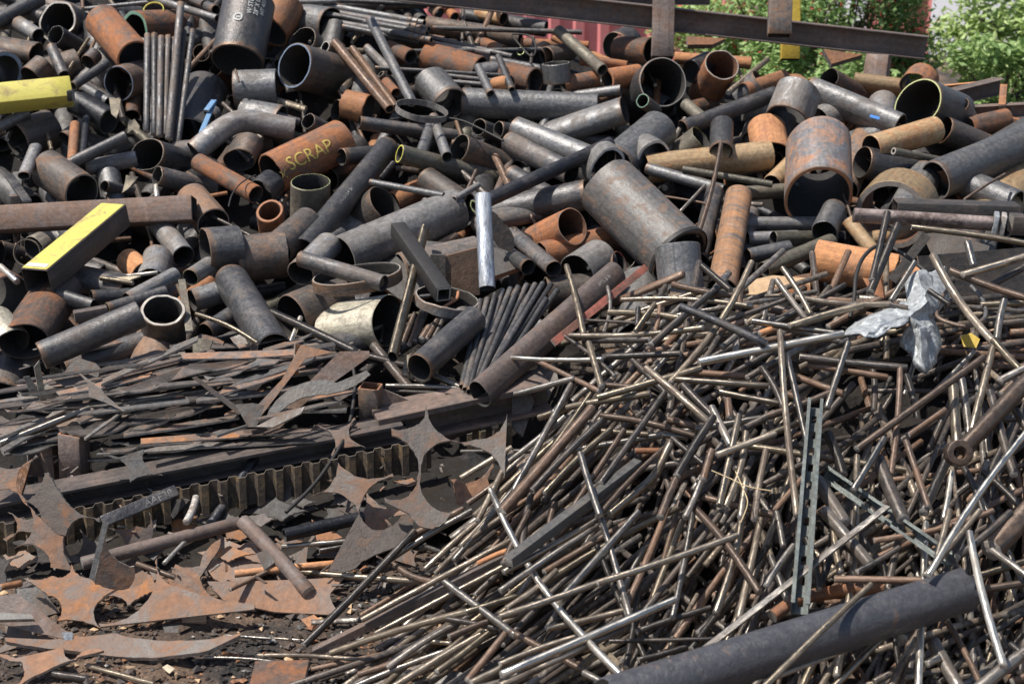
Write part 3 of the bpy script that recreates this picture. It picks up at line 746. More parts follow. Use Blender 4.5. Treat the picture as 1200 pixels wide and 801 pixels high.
# ------------------------------------------------------------------ beams, flat bars and odd pieces in the heap
def bar(x1, y1, x2, y2, w, lift, mat, label, wall=0.0, aspect=(1, 1), tfun=t_back, lift2=None, name='steel_bar', cat='bar', up=Vector((0, 0, 1)), rim='edge', r=None, bore='bore', nseg=12, group=None, kind='bar'):
    t1 = tfun(x1, y1) - lift
    A = at(x1, y1, t1)
    if r is None: t2 = tfun(x2, y2) - (lift if lift2 is None else lift2)
    else: t2 = t1 + math.hypot(x2 - x1, y2 - y1) / F * t1 * r / math.sqrt(1 - r * r)
    B = at(x2, y2, t2); R = .5 * w / F * t1
    V, Fc, Mi = tube_mesh([A.lerp(B, k / 4) for k in range(5)], R, R * wall, 'sq', nseg, 0, 0, 0.0, aspect, 1.0, up)
    o = mk(name, V, Fc, [mat, rim, bore], Mi, frame(A, B - A, up), smooth=40)
    info(o, (x1 + x2) / 2, (y1 + y2) / 2, kind, w, mat, pangle(x1, y1, x2, y2), math.hypot(x2 - x1, y2 - y1), label, cat, group)
    return o
# long channel and posts along the skyline
def ibeam(x1, y1, x2, y2, h, lift, mat, label, tf, ht=None, name='steel_beam', lift2=None, up=Vector((0, 0, 1)), d=.7):
    t1 = tf(x1, y1) - lift; t2 = tf(x2, y2) - (lift if lift2 is None else lift2)
    A = at(x1, y1, t1); B = at(x2, y2, t2); H = .5 * h / F * .5 * (t1 + t2); W = H * d; f = H * .14; w = H * .1
    prof = [(-W, -H), (W, -H), (W, -H + f), (w, -H + f), (w, H - f), (W, H - f), (W, H), (-W, H), (-W, H - f), (-w, H - f), (-w, -H + f), (-W, -H + f)]
    V, Fc, M = extrude_profile(A, B, prof, up)
    o = mk(name, V, Fc, [mat], None, M, smooth=0)
    b = o.modifiers.new('b', 'BEVEL'); b.width = .003; b.segments = 2
    info(o, (x1 + x2) / 2, (y1 + y2) / 2, 'beam', h, mat, 0, 0, label, 'beam', None)
    return o
sky = lambda px, py: 9.2
ibeam(420, -18, 1085, 56, 27, .25, 'pk', 'long dark steel beam running across the skyline', sky, lift2=.1)
ibeam(600, 0, 832, 1, 10, -.3, 'girder', 'second dark beam behind the long skyline beam', sky, lift2=-.4)
bar(776, 68, 779, -40, 26, .3, 'pk', 'brown steel post crossing in front of the skyline beam', 0.1, (1, .8), sky, name='steel_post', cat='post')
bar(913, 42, 916, -50, 27, .45, 'lr', 'grey steel post with its cut foot above the skyline beam', 0.1, (1, .8), sky, name='steel_post', cat='post')
bar(1022, 122, 1030, 66, 27, .12, 'pk', 'short brown post propping the skyline beam', 0.1, (1, .8), sky, name='steel_post', cat='post')
bar(926, 70, 927, -60, 22, -.9, 'golden_paint', 'yellow painted post behind the skyline beam', 0.1, (1, .5), sky, name='steel_post', cat='post')
plate([(965, 58), (1012, 64), (975, 75)], -.1, (0, -.6, .5), .05, 'or', 'rusty triangular gusset under the skyline beam', 'steel_gusset', 'bracket', None, sky)
plate([(805, 42), (850, 45), (835, 52), (806, 52)], -.25, (0, -.6, .5), .05, 'or', 'rusty wedge plate between post and skyline beam', 'steel_gusset', 'bracket', None, sky)
ibeam(1100, 118, 1172, 100, 18, -.1, 'girder', 'short dark beam end with open channel, behind the lime-rimmed pipe', t_back, d=1.0)
ibeam(1120, 133, 1215, 128, 16, -.05, 'girder', 'dark beam reaching the photo edge below the short beam end', t_back, d=1.0)
ibeam(1090, 106, 1160, 99, 9, -.4, 'or', 'thin rusty beam behind the short dark beam end', t_back)
bar(1174, 126, 1176, 102, 8, .02, 'or', 'small rusty bracket standing at the beam end', 0)
bar(1135, 128, 1230, 150, 18, -.1, 'ru', 'rust-brown flat bar sliding under the dark beams', 0, (1, .3))
bar(915, 105, 955, 98, 14, -.2, 'ru', 'rusty flat offcut on the heap crest', 0, (1, .3))
bar(930, 88, 952, 104, 16, -.15, 'or', 'orange rusty angle offcut leaning on the crest', 0, (1, .2))
# left side beams
yb = bar(-25, 118, 84, 107, 33, .5, 'yellow_paint', 'yellow painted box beam cut by the photo edge', 0.08, (.8, .85), lift2=.42, up=Vector((0, .9, 1)), rim='yellow_paint', name='box_beam', cat='beam')
eb = bar(80, 112, 86, 112, 11, .5, 'rubber', None, 0, (1, 1.1)); 
THINGS.pop(); eb.name = 'end_lug'; eb.parent = yb; eb.matrix_parent_inverse = yb.matrix_world.inverted()
bar(-30, 259, 228, 245, 31, .22, 'pk', 'brown rusty box beam lying level under the yellow-topped tube', 0.08, (1, .95), lift2=.3, up=Vector((0, .4, 1)), name='box_beam', cat='beam')
# yellow-topped box tube: yellow upper face as its own part
def yellow_tube():
    t1 = t_back(40, 330) - .5; A = at(43, 329, t1); B = at(136, 251, t_back(136, 251) - .44)
    V, Fc, Mi = tube_mesh([A, B], .5 * 36 / F * t1, .006, 'sq', 12, 0, 0, 0, (1, .85))
    o = mk('box_tube', V, Fc, ['girder', 'edge', 'bore'], Mi, frame(A, B - A), smooth=40)
    M = frame(A, B - A); R = .5 * 36 / F * t1; L = (B - A).length
    x = R * .9; y = R * .85 + .0025
    v = [Vector((-x, y, .004)), Vector((x, y, .004)), Vector((x, y, L - .01)), Vector((-x, y, L - .01))]
    v += [p + Vector((0, -.0015, 0)) for p in v]
    mk('painted_face', v, [[0, 3, 2, 1], [4, 5, 6, 7], [0, 1, 5, 4], [1, 2, 6, 5], [2, 3, 7, 6], [3, 0, 4, 7]], ['yellow_paint'], None, None, o, 0)
    v = [Vector((-x * .8, y + .002, .02)), Vector((x * .9, y + .002, .02)), Vector((x * .9, y + .002, .055)), Vector((-x * .8, y + .002, .055))]
    mk('sticker', v, [[0, 3, 2, 1]], ['rim_white'], None, None, o, 0)
    info(o, 82, 285, 'bar', 36, 'yellow', 40, 100, 'square steel tube with a yellow painted top face and open end', 'beam', None)
    return o
yellow_tube()
# torch-cut blocks in the middle
plate([(425, 318), (500, 282), (600, 292), (612, 312), (560, 330), (470, 352)], .1, (-.1, -.5, .8), .03, 'plate_dark', 'dark plate with an orange torch cut beside the wide flat ring', edge='rim_rust', group=None)
plate([(505, 298), (522, 298), (522, 352), (505, 340)], .24, (0, -1, .2), .02, 'plate_dark', 'upright dark plate beside the silver-blue pipe', group=None)
plate([(522, 300), (560, 290), (562, 345), (522, 352)], .22, (.1, -1, .2), .02, 'dk', 'dark square block face with orange cut top edge', edge='rim_rust', group=None)
bar(466, 268, 520, 345, 17, .52, 'rubber', 'black square tube leaning into the thick flat ring', .3, (1, 1), name='square_tube', cat='tube', rim='rim_pale')
bar(483, 348, 523, 344, 7, .4, 'gy', 'grey flat tab laid on the thick flat ring', 0, (1, .3))
plate([(564, 243), (572, 268, 584, 290), (600, 296), (603, 285, 590, 262), (578, 248, 564, 243)], .5, (.3, -.9, .2), .005, 'plate_dark', 'dark leaf-shaped blade leaning on the silver-blue pipe', name='curved_plate', cat='blade', group=None)
bar(757, 313, 648, 402, 8.5, .42, 'red_paint', 'red painted flat bar leaning beside the dusty brown pipe', 0, (1, .22), name='flat_bar', up=Vector((0, -1, .4)))
bar(213, 328, 222, 388, 8, .34, 'ol', 'olive curved flat bar beside the thick-walled short pipe', 0, (1, .3), name='flat_bar')
bar(242, 130, 251, 118, 7, .34, 'blue_paint', 'bright blue flat bar end near the upright rod bundle', 0, (1, .4))
bar(236, 156, 250, 122, 6, .3, 'blue_paint', 'long blue flat bar standing behind the bent grey pipe', 0, (1, .4))
bar(10, 205, 32, 236, 10, .2, 'bl', 'blue-black flat bar above the brown box beam', 0, (1, .3))
bar(18, 235, 22, 206, 12, .12, 'gy', 'bluish grey square bar standing by the heap edge', 0)
bar(87, 371, 126, 364, 14, .36, 'pk', 'short brown flat block beside the lime-rimmed tube', 0, (1, .9))
plate([(48, 192), (60, 183), (90, 205), (72, 214)], .2, (-.1, -.6, .6), .05, 'br', 'square brown torch-cut block above the box beam', group=None)
plate([(870, 330), (905, 322), (948, 326), (950, 345), (905, 352), (872, 344)], .2, (0, -.5, .8), .04, 'wood', 'pale broken timber board between pipes and rods', 'timber_board', 'board', None, edge='wood')
plate([(905, 336), (948, 332), (952, 348), (908, 354)], .28, (0, -.8, .5), .04, 'or', 'rust-brown block resting on the broken timber', group=None)
plate([(1020, 134), (1031, 137), (1030, 140), (1019, 137)], .28, (0, -.5, .8), .003, 'blue_tape', 'blue strip of tape stuck on a grey pipe', 'tape_strip', 'tape', None, edge='blue_tape')
for sp, lb in (([(150, 143), (158, 140), (164, 148), (161, 158), (156, 152), (150, 156)], 'crumpled tan paper stuffed beside the open dark pipe'), ([(128, 114), (141, 115), (140, 128), (137, 139), (131, 134)], 'dirty white rag hanging from the bluish pipe mouth'), ([(148, 205), (162, 207), (150, 222), (143, 226), (146, 215)], 'folded tan paper strip above the brown box beam')):
    plate(sp, .36, (.2, -.9, .3), .006, 'rag', lb, 'paper_scrap', 'paper', None, edge='rag', cuts=2, crumple=.03)
plate([(165, 322), (150, 330), (120, 329), (135, 324)], .3, (0, -.6, .8), .01, 'rag', 'pale rag twisted round the bright rod', 'cloth_rag', 'rag', None, edge='rag', cuts=1, crumple=.02)
# thin flat ring near the heap top
def hoop(px, py, w, h, tilt, lift, mat, label, wd=.03, a0=0, a1=360, tfun=t_back, name='steel_hoop', th=.004):
    t = tfun(px, py) - lift; C0 = at(px, py, t); R = .5 * w / F * t
    thz = math.asin(min(1, h / w)) - math.radians(14); Z = Vector((math.sin(math.radians(tilt)) * math.cos(thz), -math.sin(thz), math.cos(thz))).normalized()
    M = frame(C0, Z); n = 40; V = []; Fc = []
    for k in range(n + 1):
        a = math.radians(a0 + (a1 - a0) * k / n); c, s = math.cos(a), math.sin(a)
        for rr, zz in ((R, -wd / 2), (R, wd / 2), (R - th, wd / 2), (R - th, -wd / 2)): V.append(Vector((rr * c, rr * s, zz)))
    for k in range(n):
        for j in range(4): Fc.append([4 * k + j, 4 * k + (j + 1) % 4, 4 * k + 4 + (j + 1) % 4, 4 * k + 4 + j])
    if a1 - a0 < 359: Fc += [[0, 1, 2, 3][::-1], [4 * n + j for j in range(4)]]
    o = mk(name, V, Fc, [mat], None, M, local=True, smooth=40); o.matrix_world = M
    info(o, px, py, 'hoop', w, mat, None, 0, label, 'hoop', None); return o
hoop(494, 130, 62, 24, 12, .42, 'pg', 'thin flat hoop round the foot of a leaning tube', .035)
hoop(32, 296, 32, 38, 0, .42, 'ol', 'thin steel hoop with a clamp by the yellow-topped tube', .02)
hoop(236, 62, 20, 24, 0, .2, 'br', 'thin brown hoop beside the big lettered pipe', .015)
hoop(180, 12, 24, 20, 0, .1, 'rim_yellow', 'thin yellow-green hoop behind the green-rimmed pipe', .01)
hoop(352, 225, 52, 54, 0, .1, 'bl', 'thin black hoop round the open cup-like pipe', .012)
def wire(pts, rad, lift, mat, label, tfun=t_back, name='wire', cat='wire'):
    P = [at(x, y, tfun(x, y) - (l[0] if l else lift)) for x, y, *l in pts]
    # catmull-rom
    Q = []
    for i in range(len(P) - 1):
        p0 = P[max(0, i - 1)]; p1 = P[i]; p2 = P[i + 1]; p3 = P[min(len(P) - 1, i + 2)]
        for k in range(6):
            u = k / 6; Q.append(0.5 * ((2 * p1) + (p2 - p0) * u + (2 * p0 - 5 * p1 + 4 * p2 - p3) * u * u + (3 * p1 - p0 - 3 * p2 + p3) * u ** 3))
    Q.append(P[-1])
    V, Fc, Mi = tube_mesh(Q, rad, 0, 'round', 7)
    o = mk(name, V, Fc, [mat, mat], Mi, frame(P[0], P[-1] - P[0] + Vector((0, 0, 1e-4))), smooth=60)
    x = sum(p[0] for p in pts) / len(pts); y = sum(p[1] for p in pts) / len(pts)
    info(o, x, y, 'wire', 0, mat, None, 0, label, cat, None); return o
wire([(458, 140), (480, 137), (510, 137), (540, 141), (565, 152), (590, 165)], .006, .36, 'rubber', 'thin black cable draped over pipes below the flat hoop', cat='cable', name='cable')
wire([(600, 40), (620, 42), (628, 55), (622, 66), (600, 42)], .006, .3, 'rubber', 'black cable looped near the honeycomb bundle', cat='cable', name='cable')
wire([(300, 205), (283, 214), (272, 228), (268, 242)], .004, .4, 'rubber', 'dark wire curling from the brown rusty pipe mouth')
wire([(403, 420), (412, 426), (416, 450), (411, 490), (400, 520), (370, 565), (335, 600)], .008, .28, 'rubber', 'dark flat strap hanging down in front of the square tube', cat='strap', name='steel_strap')
wire([(520, 360), (527, 355), (535, 350), (537, 342)], .008, .4, 'rim_rust', 'orange bent hook inside the thick flat ring', cat='hook', name='steel_hook')
wire([(196, 330), (202, 326), (210, 322)], .01, .3, 'rag', 'tan twisted cord between grey tubes', cat='cord', name='cord')

# ---- right side: black beam, tube with flange, torn sheet, hose, belt
rtf = lambda px, py: 6.35 - (py - 340) * 0.0055
bar(1048, 246, 1192, 250, 29, -.08, 'plate_dark', 'black square beam with broken ends behind the flanged tube', 0.1, (1, .8), rtf, name='square_beam', cat='beam')
tb = pipe(1000, 252, 1162, 262, 17, None, .12, 'pd', 'rim_dark', 0, 'dirty pinkish tube with a flange on its end', 'flanged_tube', 'tube', tfun=rtf, group=None)[0]
for dx, s, m in ((1163, 15, 'galv'), (1172, 14, 'edge'), (1184, 13, 'girder')):
    q = bar(dx, 262, dx + (6 if s > 13 else 16), 263, s * 2, .1, m, None, 0, (.95, .85), rtf); THINGS.pop(); q.name = 'flange' if s > 13 else 'hub'
    q.parent = tb; q.matrix_parent_inverse = tb.matrix_world.inverted()
plate([(1080, 272), (1100, 270), (1160, 288), (1158, 294), (1092, 300)], .02, (-.2, -.7, .6), .01, 'plate_dark', 'dark triangular sheet under the flanged tube', group=None, tfun=rtf)
plate([(1040, 325), (1082, 272), (1090, 278), (1050, 332)], .05, (-.3, -.8, .3), .02, 'plate_dark', 'black channel offcut leaning under the flanged tube', group=None, tfun=rtf)
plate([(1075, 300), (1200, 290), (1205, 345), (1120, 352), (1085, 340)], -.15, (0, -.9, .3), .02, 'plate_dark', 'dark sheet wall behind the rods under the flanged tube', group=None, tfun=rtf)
facets([(1060, 328, .30), (1075, 320, .40), (1107, 316, .30), (1112, 350, .22), (1085, 352, .44), (1061, 352, .34), (1070, 372, .42), (1096, 372, .26), (1103, 398, .16), (1080, 387, .36), (1056, 402, .2), (1071, 428, .12), (1084, 438, .12), (1099, 424, .1), (1038, 360, .34), (1000, 378, .3), (983, 392, .32), (1012, 395, .44), (1050, 386, .42), (1030, 373, .46)],
       [(0, 1, 4, 5), (1, 2, 3, 4), (5, 4, 6), (4, 3, 7, 6), (6, 7, 9), (7, 8, 9), (9, 8, 13), (9, 13, 12), (9, 12, 11), (9, 11, 10), (6, 9, 10), (14, 19, 15), (15, 19, 17, 16), (14, 6, 18, 19), (19, 18, 17), (5, 6, 14)],
       .003, 'galv', 'torn folded sheet of galvanised steel with a hanging flap', 'torn_sheet', 'sheet metal', rtf)
wire([(996, 372, .2), (1001, 350, .25), (1003, 325, .3), (1010, 304, .3), (1024, 290, .3), (1040, 288, .3), (1062, 300, .3), (1085, 318, .3)], .009, .2, 'rubber', 'brown-black hose arching over the rods', rtf, 'hose', 'hose')
wire([(1110, 340, .3), (1100, 355, .3), (1098, 370, .3), (1112, 378, .3), (1135, 382, .3), (1154, 372, .3), (1152, 352, .3), (1138, 335, .3)], .009, .3, 'gy', 'twisted steel band curled into an open loop', rtf, 'steel_band', 'band')
plate([(1128, 392), (1138, 389), (1148, 398), (1144, 408), (1130, 406)], -.02, (0, -.8, .5), .005, 'golden_paint', 'yellow scrap of sheet behind the rods', 'sheet_scrap', 'sheet metal', None, rtf, cuts=2, crumple=.03, edge='golden_paint')
plate([(1012, 325), (1036, 328), (1038, 350), (1020, 345)], .3, (.1, -.8, .4), .003, 'rim_rust', 'small brown torn sheet beside the galvanised sheet', 'sheet_scrap', 'sheet metal', None, rtf, cuts=2, crumple=.03)
# ------------------------------------------------------------------ the rod heap
# x1 y1 x2 y2 width lift(cm) tone  [lift2]
RODS = '''
664 312 684 392 8 34 ro|668 393 824 384 8 36 rb|684 399 762 398 8 26 rd|600 419 706 421 6.5 38 rs|712 418 797 414 8.5 34 rd|714 366 800 373 8.5 28 ro
729 351 882 359 6.5 30 rb|685 375 764 379 4 24 rd|712 336 708 388 5 24 rg|745 388 767 357 8 32 ro|748 361 747 380 7 26 rd|773 358 768 388 6 24 rr
763 404 850 330 9.5 38 rd 28|822 311 856 340 9 34 rd|881 307 786 448 8.5 40 ro|797 359 898 403 10.5 48 bl|788 333 862 346 9 26 rr|869 333 865 367 8 24 rr
846 377 928 348 6 32 rd|881 376 990 392 8.5 34 rg|930 381 1002 358 10 38 rb|819 424 988 391 10.5 44 rs|914 388 934 604 8.5 48 rb|922 415 948 528 8.5 44 rg
893 431 918 478 9 40 rd|790 444 900 452 8.5 40 rb|843 459 912 472 8 40 rb|808 436 873 441 9 34 rr|876 442 908 424 9 36 rd|827 407 800 432 8.5 34 ro
846 407 862 394 8.5 34 rg|890 391 904 386 9 32 or|871 376 840 388 9 30 rr|891 368 874 380 9 30 ro|863 394 862 414 9 28 rg|910 328 948 378 8 34 rg
917 314 950 368 7.5 36 rb|932 348 1044 356 8 36 rb|925 382 1010 358 9.5 38 ro|898 378 984 400 8.5 32 rg|1040 249 1022 328 9 40 rd|1052 264 1020 342 11 38 rd
1072 307 1044 352 7.5 36 rg|1093 299 1168 405 10.5 44 rb|1113 317 1212 352 9.5 36 rr|1128 322 1215 296 9.5 38 rb|1158 336 1215 305 9 30 rd|1134 284 1141 312 9.5 34 rg
1068 266 1215 287 8 30 ro|1177 352 1168 398 9.5 42 rg|1088 340 1112 356 7 38 rd|1037 355 1064 361 7 36 rd|1150 357 1215 354 8 30 ro|896 347 932 346 5 26 rb
690 402 705 453 9 42 ro|603 462 673 443 8 44 rg|632 424 702 458 7 40 rr|673 446 648 484 8 40 rg|606 416 640 430 6 30 rd|700 466 822 431 9.5 42 ro
757 431 830 494 9.5 48 rb|711 451 760 455 8 34 rr|779 460 704 566 8.5 46 rd|834 477 856 522 10 44 rg|800 451 838 490 11 42 rd|853 468 855 490 9.5 44 rr
866 487 843 592 9 48 rb|874 507 850 594 9.5 46 rb|870 503 906 484 9.5 42 rd|840 533 908 508 9 52 rb|680 531 703 604 9 50 rg|706 492 624 574 9 42 rd
696 456 642 533 8 36 ro|673 444 602 575 9 40 rg|596 541 662 488 8 38 rg|588 600 694 478 13 40 rr|716 503 638 578 9 38 ro|731 504 672 594 8 36 rr
786 519 760 572 10 46 rb 42|778 525 700 606 7.5 42 rr|836 488 793 558 11 48 rd|796 554 774 606 11 46 rr|834 528 824 562 10 46 rr|823 560 803 606 9 44 rg
874 562 868 606 9.5 46 rb|824 582 906 603 9 40 rr|898 527 884 608 9 48 rb|787 513 830 548 8 36 rd|704 487 814 511 9 34 rr|705 505 760 509 8.5 32 ro
782 491 815 500 9.5 32 rr|776 509 806 512 8 30 rg|744 528 776 528 8 28 or|786 466 740 420 8 28 rd|905 412 800 470 8 30 rd|660 393 720 440 6 26 rd
994 402 969 478 9 42 rg|937 418 1063 431 10 42 rd|946 427 1040 442 8.5 38 rr|898 488 977 458 10 42 rr|1055 432 1044 556 8 44 rr|1152 419 1004 526 9.5 48 rr
1064 510 1107 480 9 42 rr|1036 514 1000 574 9.5 50 rg|1029 538 1058 608 17 44 rd|1062 517 1088 594 8.5 46 rr|1165 401 1139 504 9.5 44 rb|1164 398 1198 436 9.5 46 ro
1117 452 1122 522 12 38 rb|1127 444 1136 512 10 36 rg|1161 459 1188 556 11 48 rd|1212 495 1088 674 8.5 58 rs|896 511 938 494 9 40 ro|1172 446 1215 425 11 50 rg
1110 538 1082 600 12 44 rd|1115 553 1106 608 8 42 rs|1130 548 1152 600 9 40 rd|970 508 988 556 12 36 rd|958 563 990 612 16 40 rg|1152 553 1198 596 9 38 rd
1173 462 1215 420 10 34 rr|1000 450 940 520 9 30 rd|1024 480 1020 420 8 28 rd|930 440 990 462 9 32 rr|905 455 945 470 9 32 rr|1075 490 1062 440 9 28 rd
575 574 738 801 9 60 rs|702 598 738 722 9 50 rg|586 722 702 682 9 44 rb|700 683 864 627 9 46 rb|588 790 791 702 10.5 56 rs|586 803 729 737 9 52 rb
586 778 682 744 8.5 46 rb|640 736 730 715 9 44 rb|598 739 686 786 9 42 rr|590 670 694 612 8 38 rb|586 692 700 616 8 36 rg|594 712 652 668 8 34 rb
655 704 748 600 10 40 rg|870 596 839 718 10 50 rb|894 598 866 724 9 48 rb|815 596 890 694 10.5 54 rr|812 600 788 724 8 46 rg|748 684 733 782 8 34 rd
714 751 842 748 6 44 rd|746 740 832 712 9 40 rd|748 773 808 756 8.5 40 rd|862 698 818 742 11 38 rd|684 788 716 806 10 46 rg|696 758 730 798 9 40 rr
735 800 778 776 9 40 rb|756 642 728 704 8 36 rg|782 596 736 706 9 40 rr|800 610 764 704 8 40 ro|845 601 752 720 8 44 rd|900 640 810 760 8 42 rd
760 780 700 640 8 22 rd|486 622 356 756 10 40 rd 16|354 670 497 681 8.5 14 rb|424 726 600 632 8 32 rb|440 742 604 656 8 30 rb|388 765 548 716 9 20 ro 30
546 717 606 698 9 34 ro|454 782 536 730 8.5 20 rg|512 787 580 735 9 26 ro|526 746 606 717 9 32 rr|522 682 604 744 10 42 rg|463 662 514 683 9 24 rr
450 660 553 598 8 28 rg|481 628 544 596 10 26 rr|498 667 580 596 8 30 rb|510 672 590 604 7 28 rb|498 640 530 650 7 24 rd|298 747 364 751 5 8 rb
296 768 424 773 6 6 rb|548 797 594 740 9.5 38 rr|552 800 606 772 10 42 rb|524 725 586 737 8 30 rd|500 750 528 753 6 16 rb|420 790 490 762 9 10 rr
978 678 1080 680 9.5 44 rr|1021 684 896 804 8 74 ro|1085 612 1076 806 9 40 rs|1136 624 1176 780 10 72 rs|1148 598 1084 674 8 48 rb|1184 600 1122 652 10 50 rd
1113 598 1098 654 8.5 46 rb|1212 590 1162 644 28 36 rr|1162 644 1208 678 9 46 rg|1024 633 1164 598 8 40 rr|1152 690 1212 681 10 40 rr|898 686 930 639 8.5 46 rg
903 652 922 702 9 42 rg|1004 670 1053 642 8 46 rd|966 598 1020 662 15 40 rg|985 763 896 798 7.5 52 rb|1044 738 976 806 9 40 rb|1094 752 1124 806 16 36 rg
1108 724 1152 806 8 34 rr|1212 756 1140 812 15 50 rg|1058 748 1070 730 13 40 rg|1086 778 1100 770 11 40 rg|1184 754 1212 775 8 52 rd|1100 800 1140 750 8 30 rd
940 620 960 690 9 36 rd|975 590 985 670 9 38 ro|1000 600 995 660 9 34 rd|1060 600 1040 690 9 36 rd|1015 590 1030 610 10 38 rg|910 600 918 640 8 36 rg
540 560 600 524 8 30 rb|548 590 640 520 8 34 rr|556 604 668 500 8 36 ro|540 640 616 540 8 34 rb|532 656 612 560 8 30 rg|560 660 612 640 7 34 or
545 620 600 585 8 30 rd|600 530 560 610 8 34 rb|620 600 590 660 9 30 rr|650 590 640 640 8 26 rr|612 640 622 580 9 28 rd|1190 480 1215 530 10 44 rd
'''
for ent in RODS.replace('\n', '|').split('|'):
    f = ent.split()
    if not f: continue
    x1, y1, x2, y2, w, l = map(float, f[:6])
    hh = .012 * (1 if y2 < 690 and x1 > 560 else 0.0) * l; w *= .93 if w < 12 else 1
    rod(x1, y1, x2, y2, w, l / 100 - .1 + hh * .25, f[6], lift2=(float(f[7]) / 100 - .1) if len(f) > 7 else None, via=None)
# a few rods that are clearly kinked
rod(632, 489, 762, 461, 8.5, .36, 'ro', via=[(676, 474)]); rod(715, 602, 785, 518, 10, .36, 'rb', via=[(768, 558)])
rod(1040, 812, 1088, 720, 9, .2, 'rb', via=[(1060, 770)])

# ---- named pieces in the rod heap
def tapered(x1, y1, x2, y2, w, lift, mat, label, **k):
    return pipe(x1, y1, x2, y2, w, None, lift, mat, 'rubber', 0, label, tfun=t_rods, group=None, rough=.5, **k)
tapered(1132, 690, 712, 822, 51, .48, 'sm', 'thick dark pipe with a broken end lying across the bottom', name='broken_pipe')
# eye link: ring head and tapering shaft
def eye_link():
    tA = t_rods(1123, 533) - .6
    C0 = at(1123, 531, tA); R = .5 * 31 / F * tA
    V, Fc, Mi = tube_mesh([C0 + Vector((0, -.022, .012)), C0 + Vector((0, .022, -.012))], R, R * .52, 'round', 28, 0, 0, .03)
    B = at(1215, 435, t_rods(1215, 435) - .55); d = (B - C0).normalized()
    V2, F2, M2 = tube_mesh([C0 + d * R * .7, C0.lerp(B, .3), C0.lerp(B, .6), B], R * .62, 0, 'round', 18, 0, 0, .05, (1, .7), 1.15)
    n = len(V); V += V2; Fc += [[n + i for i in f] for f in F2]; Mi += M2
    o = mk('eye_link', V, Fc, ['rr', 'rr', 'rr'], Mi, frame(C0, B - C0), smooth=50)
    info(o, 1150, 500, 'link', 30, 'rr', None, 0, 'heavy rusty link bar with a round eye at its end', 'eye link', None)
eye_link()
def strut(x1, y1, x2, y2, w, lift, label, lift2=None):
    t1 = t_rods(x1, y1) - lift; t2 = t_rods(x2, y2) - (lift if lift2 is None else lift2)
    A = at(x1, y1, t1); B = at(x2, y2, t2); z = (B - A).normalized(); L = (B - A).length
    toc = (CAM - A); toc = (toc - z * toc.dot(z)).normalized()
    M = frame(A, B - A, toc)            # local y faces the viewer
    W = .5 * w / F * t1; e = W * .42; D = W * 1.7; th = .004; V = []; Fc = []
    def bx(x0, x1_, y0, y1_, z0, z1):
        b = len(V)
        for zz in (z0, z1):
            for xx, yy in ((x0, y0), (x1_, y0), (x1_, y1_), (x0, y1_)): V.append(Vector((xx, yy, zz)))
        for q in ((0, 3, 2, 1), (4, 5, 6, 7), (0, 1, 5, 4), (1, 2, 6, 5), (2, 3, 7, 6), (3, 0, 4, 7)): Fc.append([b + i for i in q])
    for s in (-1, 1):
        x = sorted((s * W, s * (W - th))); bx(x[0], x[1], -D, 0, 0, L)
        x = sorted((s * (W - th), s * (W - e))); bx(x[0], x[1], -th, 0, 0, L)
        x = sorted((s * (W - th), s * W * .3)); bx(x[0], x[1], -D, -D + th, 0, L)
    k = 0.0; step = .1
    while k < L:
        bx(-W * .3, W * .3, -D, -D + th, k, min(L, k + step * .55)); k += step
    o = mk('slotted_strut', V, Fc, ['green_steel'], None, M, local=True, smooth=0); o.matrix_world = M
    info(o, (x1 + x2) / 2, (y1 + y2) / 2, 'strut', w, 'green_steel', None, 0, label, 'strut channel', None)
strut(956, 466, 938, 706, 18, .54, 'grey-green slotted strut channel standing nearly upright')
strut(962, 550, 1112, 654, 17, .44, 'grey-green slotted strut channel lying slanted behind the upright one')
bar(748, 543, 596, 658, 12, .46, 'plate_grey', 'pale grey square bar with a clean cut end among the rods', 0, (1, 1), t_rods, name='square_bar')
bar(1040, 593, 820, 765, 8, .5, 'rg', 'flat grey strip lying slanted across the rods', 0, (1, .35), t_rods, name='flat_bar', lift2=.44)
def channel(x1, y1, x2, y2, h, lift, mat, label, lift2=None, tf=t_rods):
    t1 = tf(x1, y1) - lift; t2 = tf(x2, y2) - (lift if lift2 is None else lift2); A = at(x1, y1, t1); B = at(x2, y2, t2); H = .5 * h / F * t1
    V, Fc, M = extrude_profile(A, B, [(-H, -H), (-H * .8, -H), (-H * .8, H * .8), (H, H * .8), (H, H), (-H, H)][::-1])
    o = mk('steel_angle', V, Fc, [mat], None, M, smooth=0); b = o.modifiers.new('b', 'BEVEL'); b.width = .002
    info(o, (x1 + x2) / 2, (y1 + y2) / 2, 'angle', h, mat, None, 0, label, 'angle bar', None); return o
channel(368, 764, 618, 640, 10, .02, 'girder', 'long brown angle bar pointing out of the rod heap', lift2=.16)
wire([(862, 552), (872, 575), (876, 590), (868, 612)], .0018, .62, 'straw', 'dry straw stalk caught among the rods', t_rods, 'straw_stalk', 'straw')
wire([(834, 551), (855, 560), (878, 570), (905, 575)], .0018, .62, 'straw', 'second dry straw stalk crossing the first', t_rods, 'straw_stalk', 'straw')

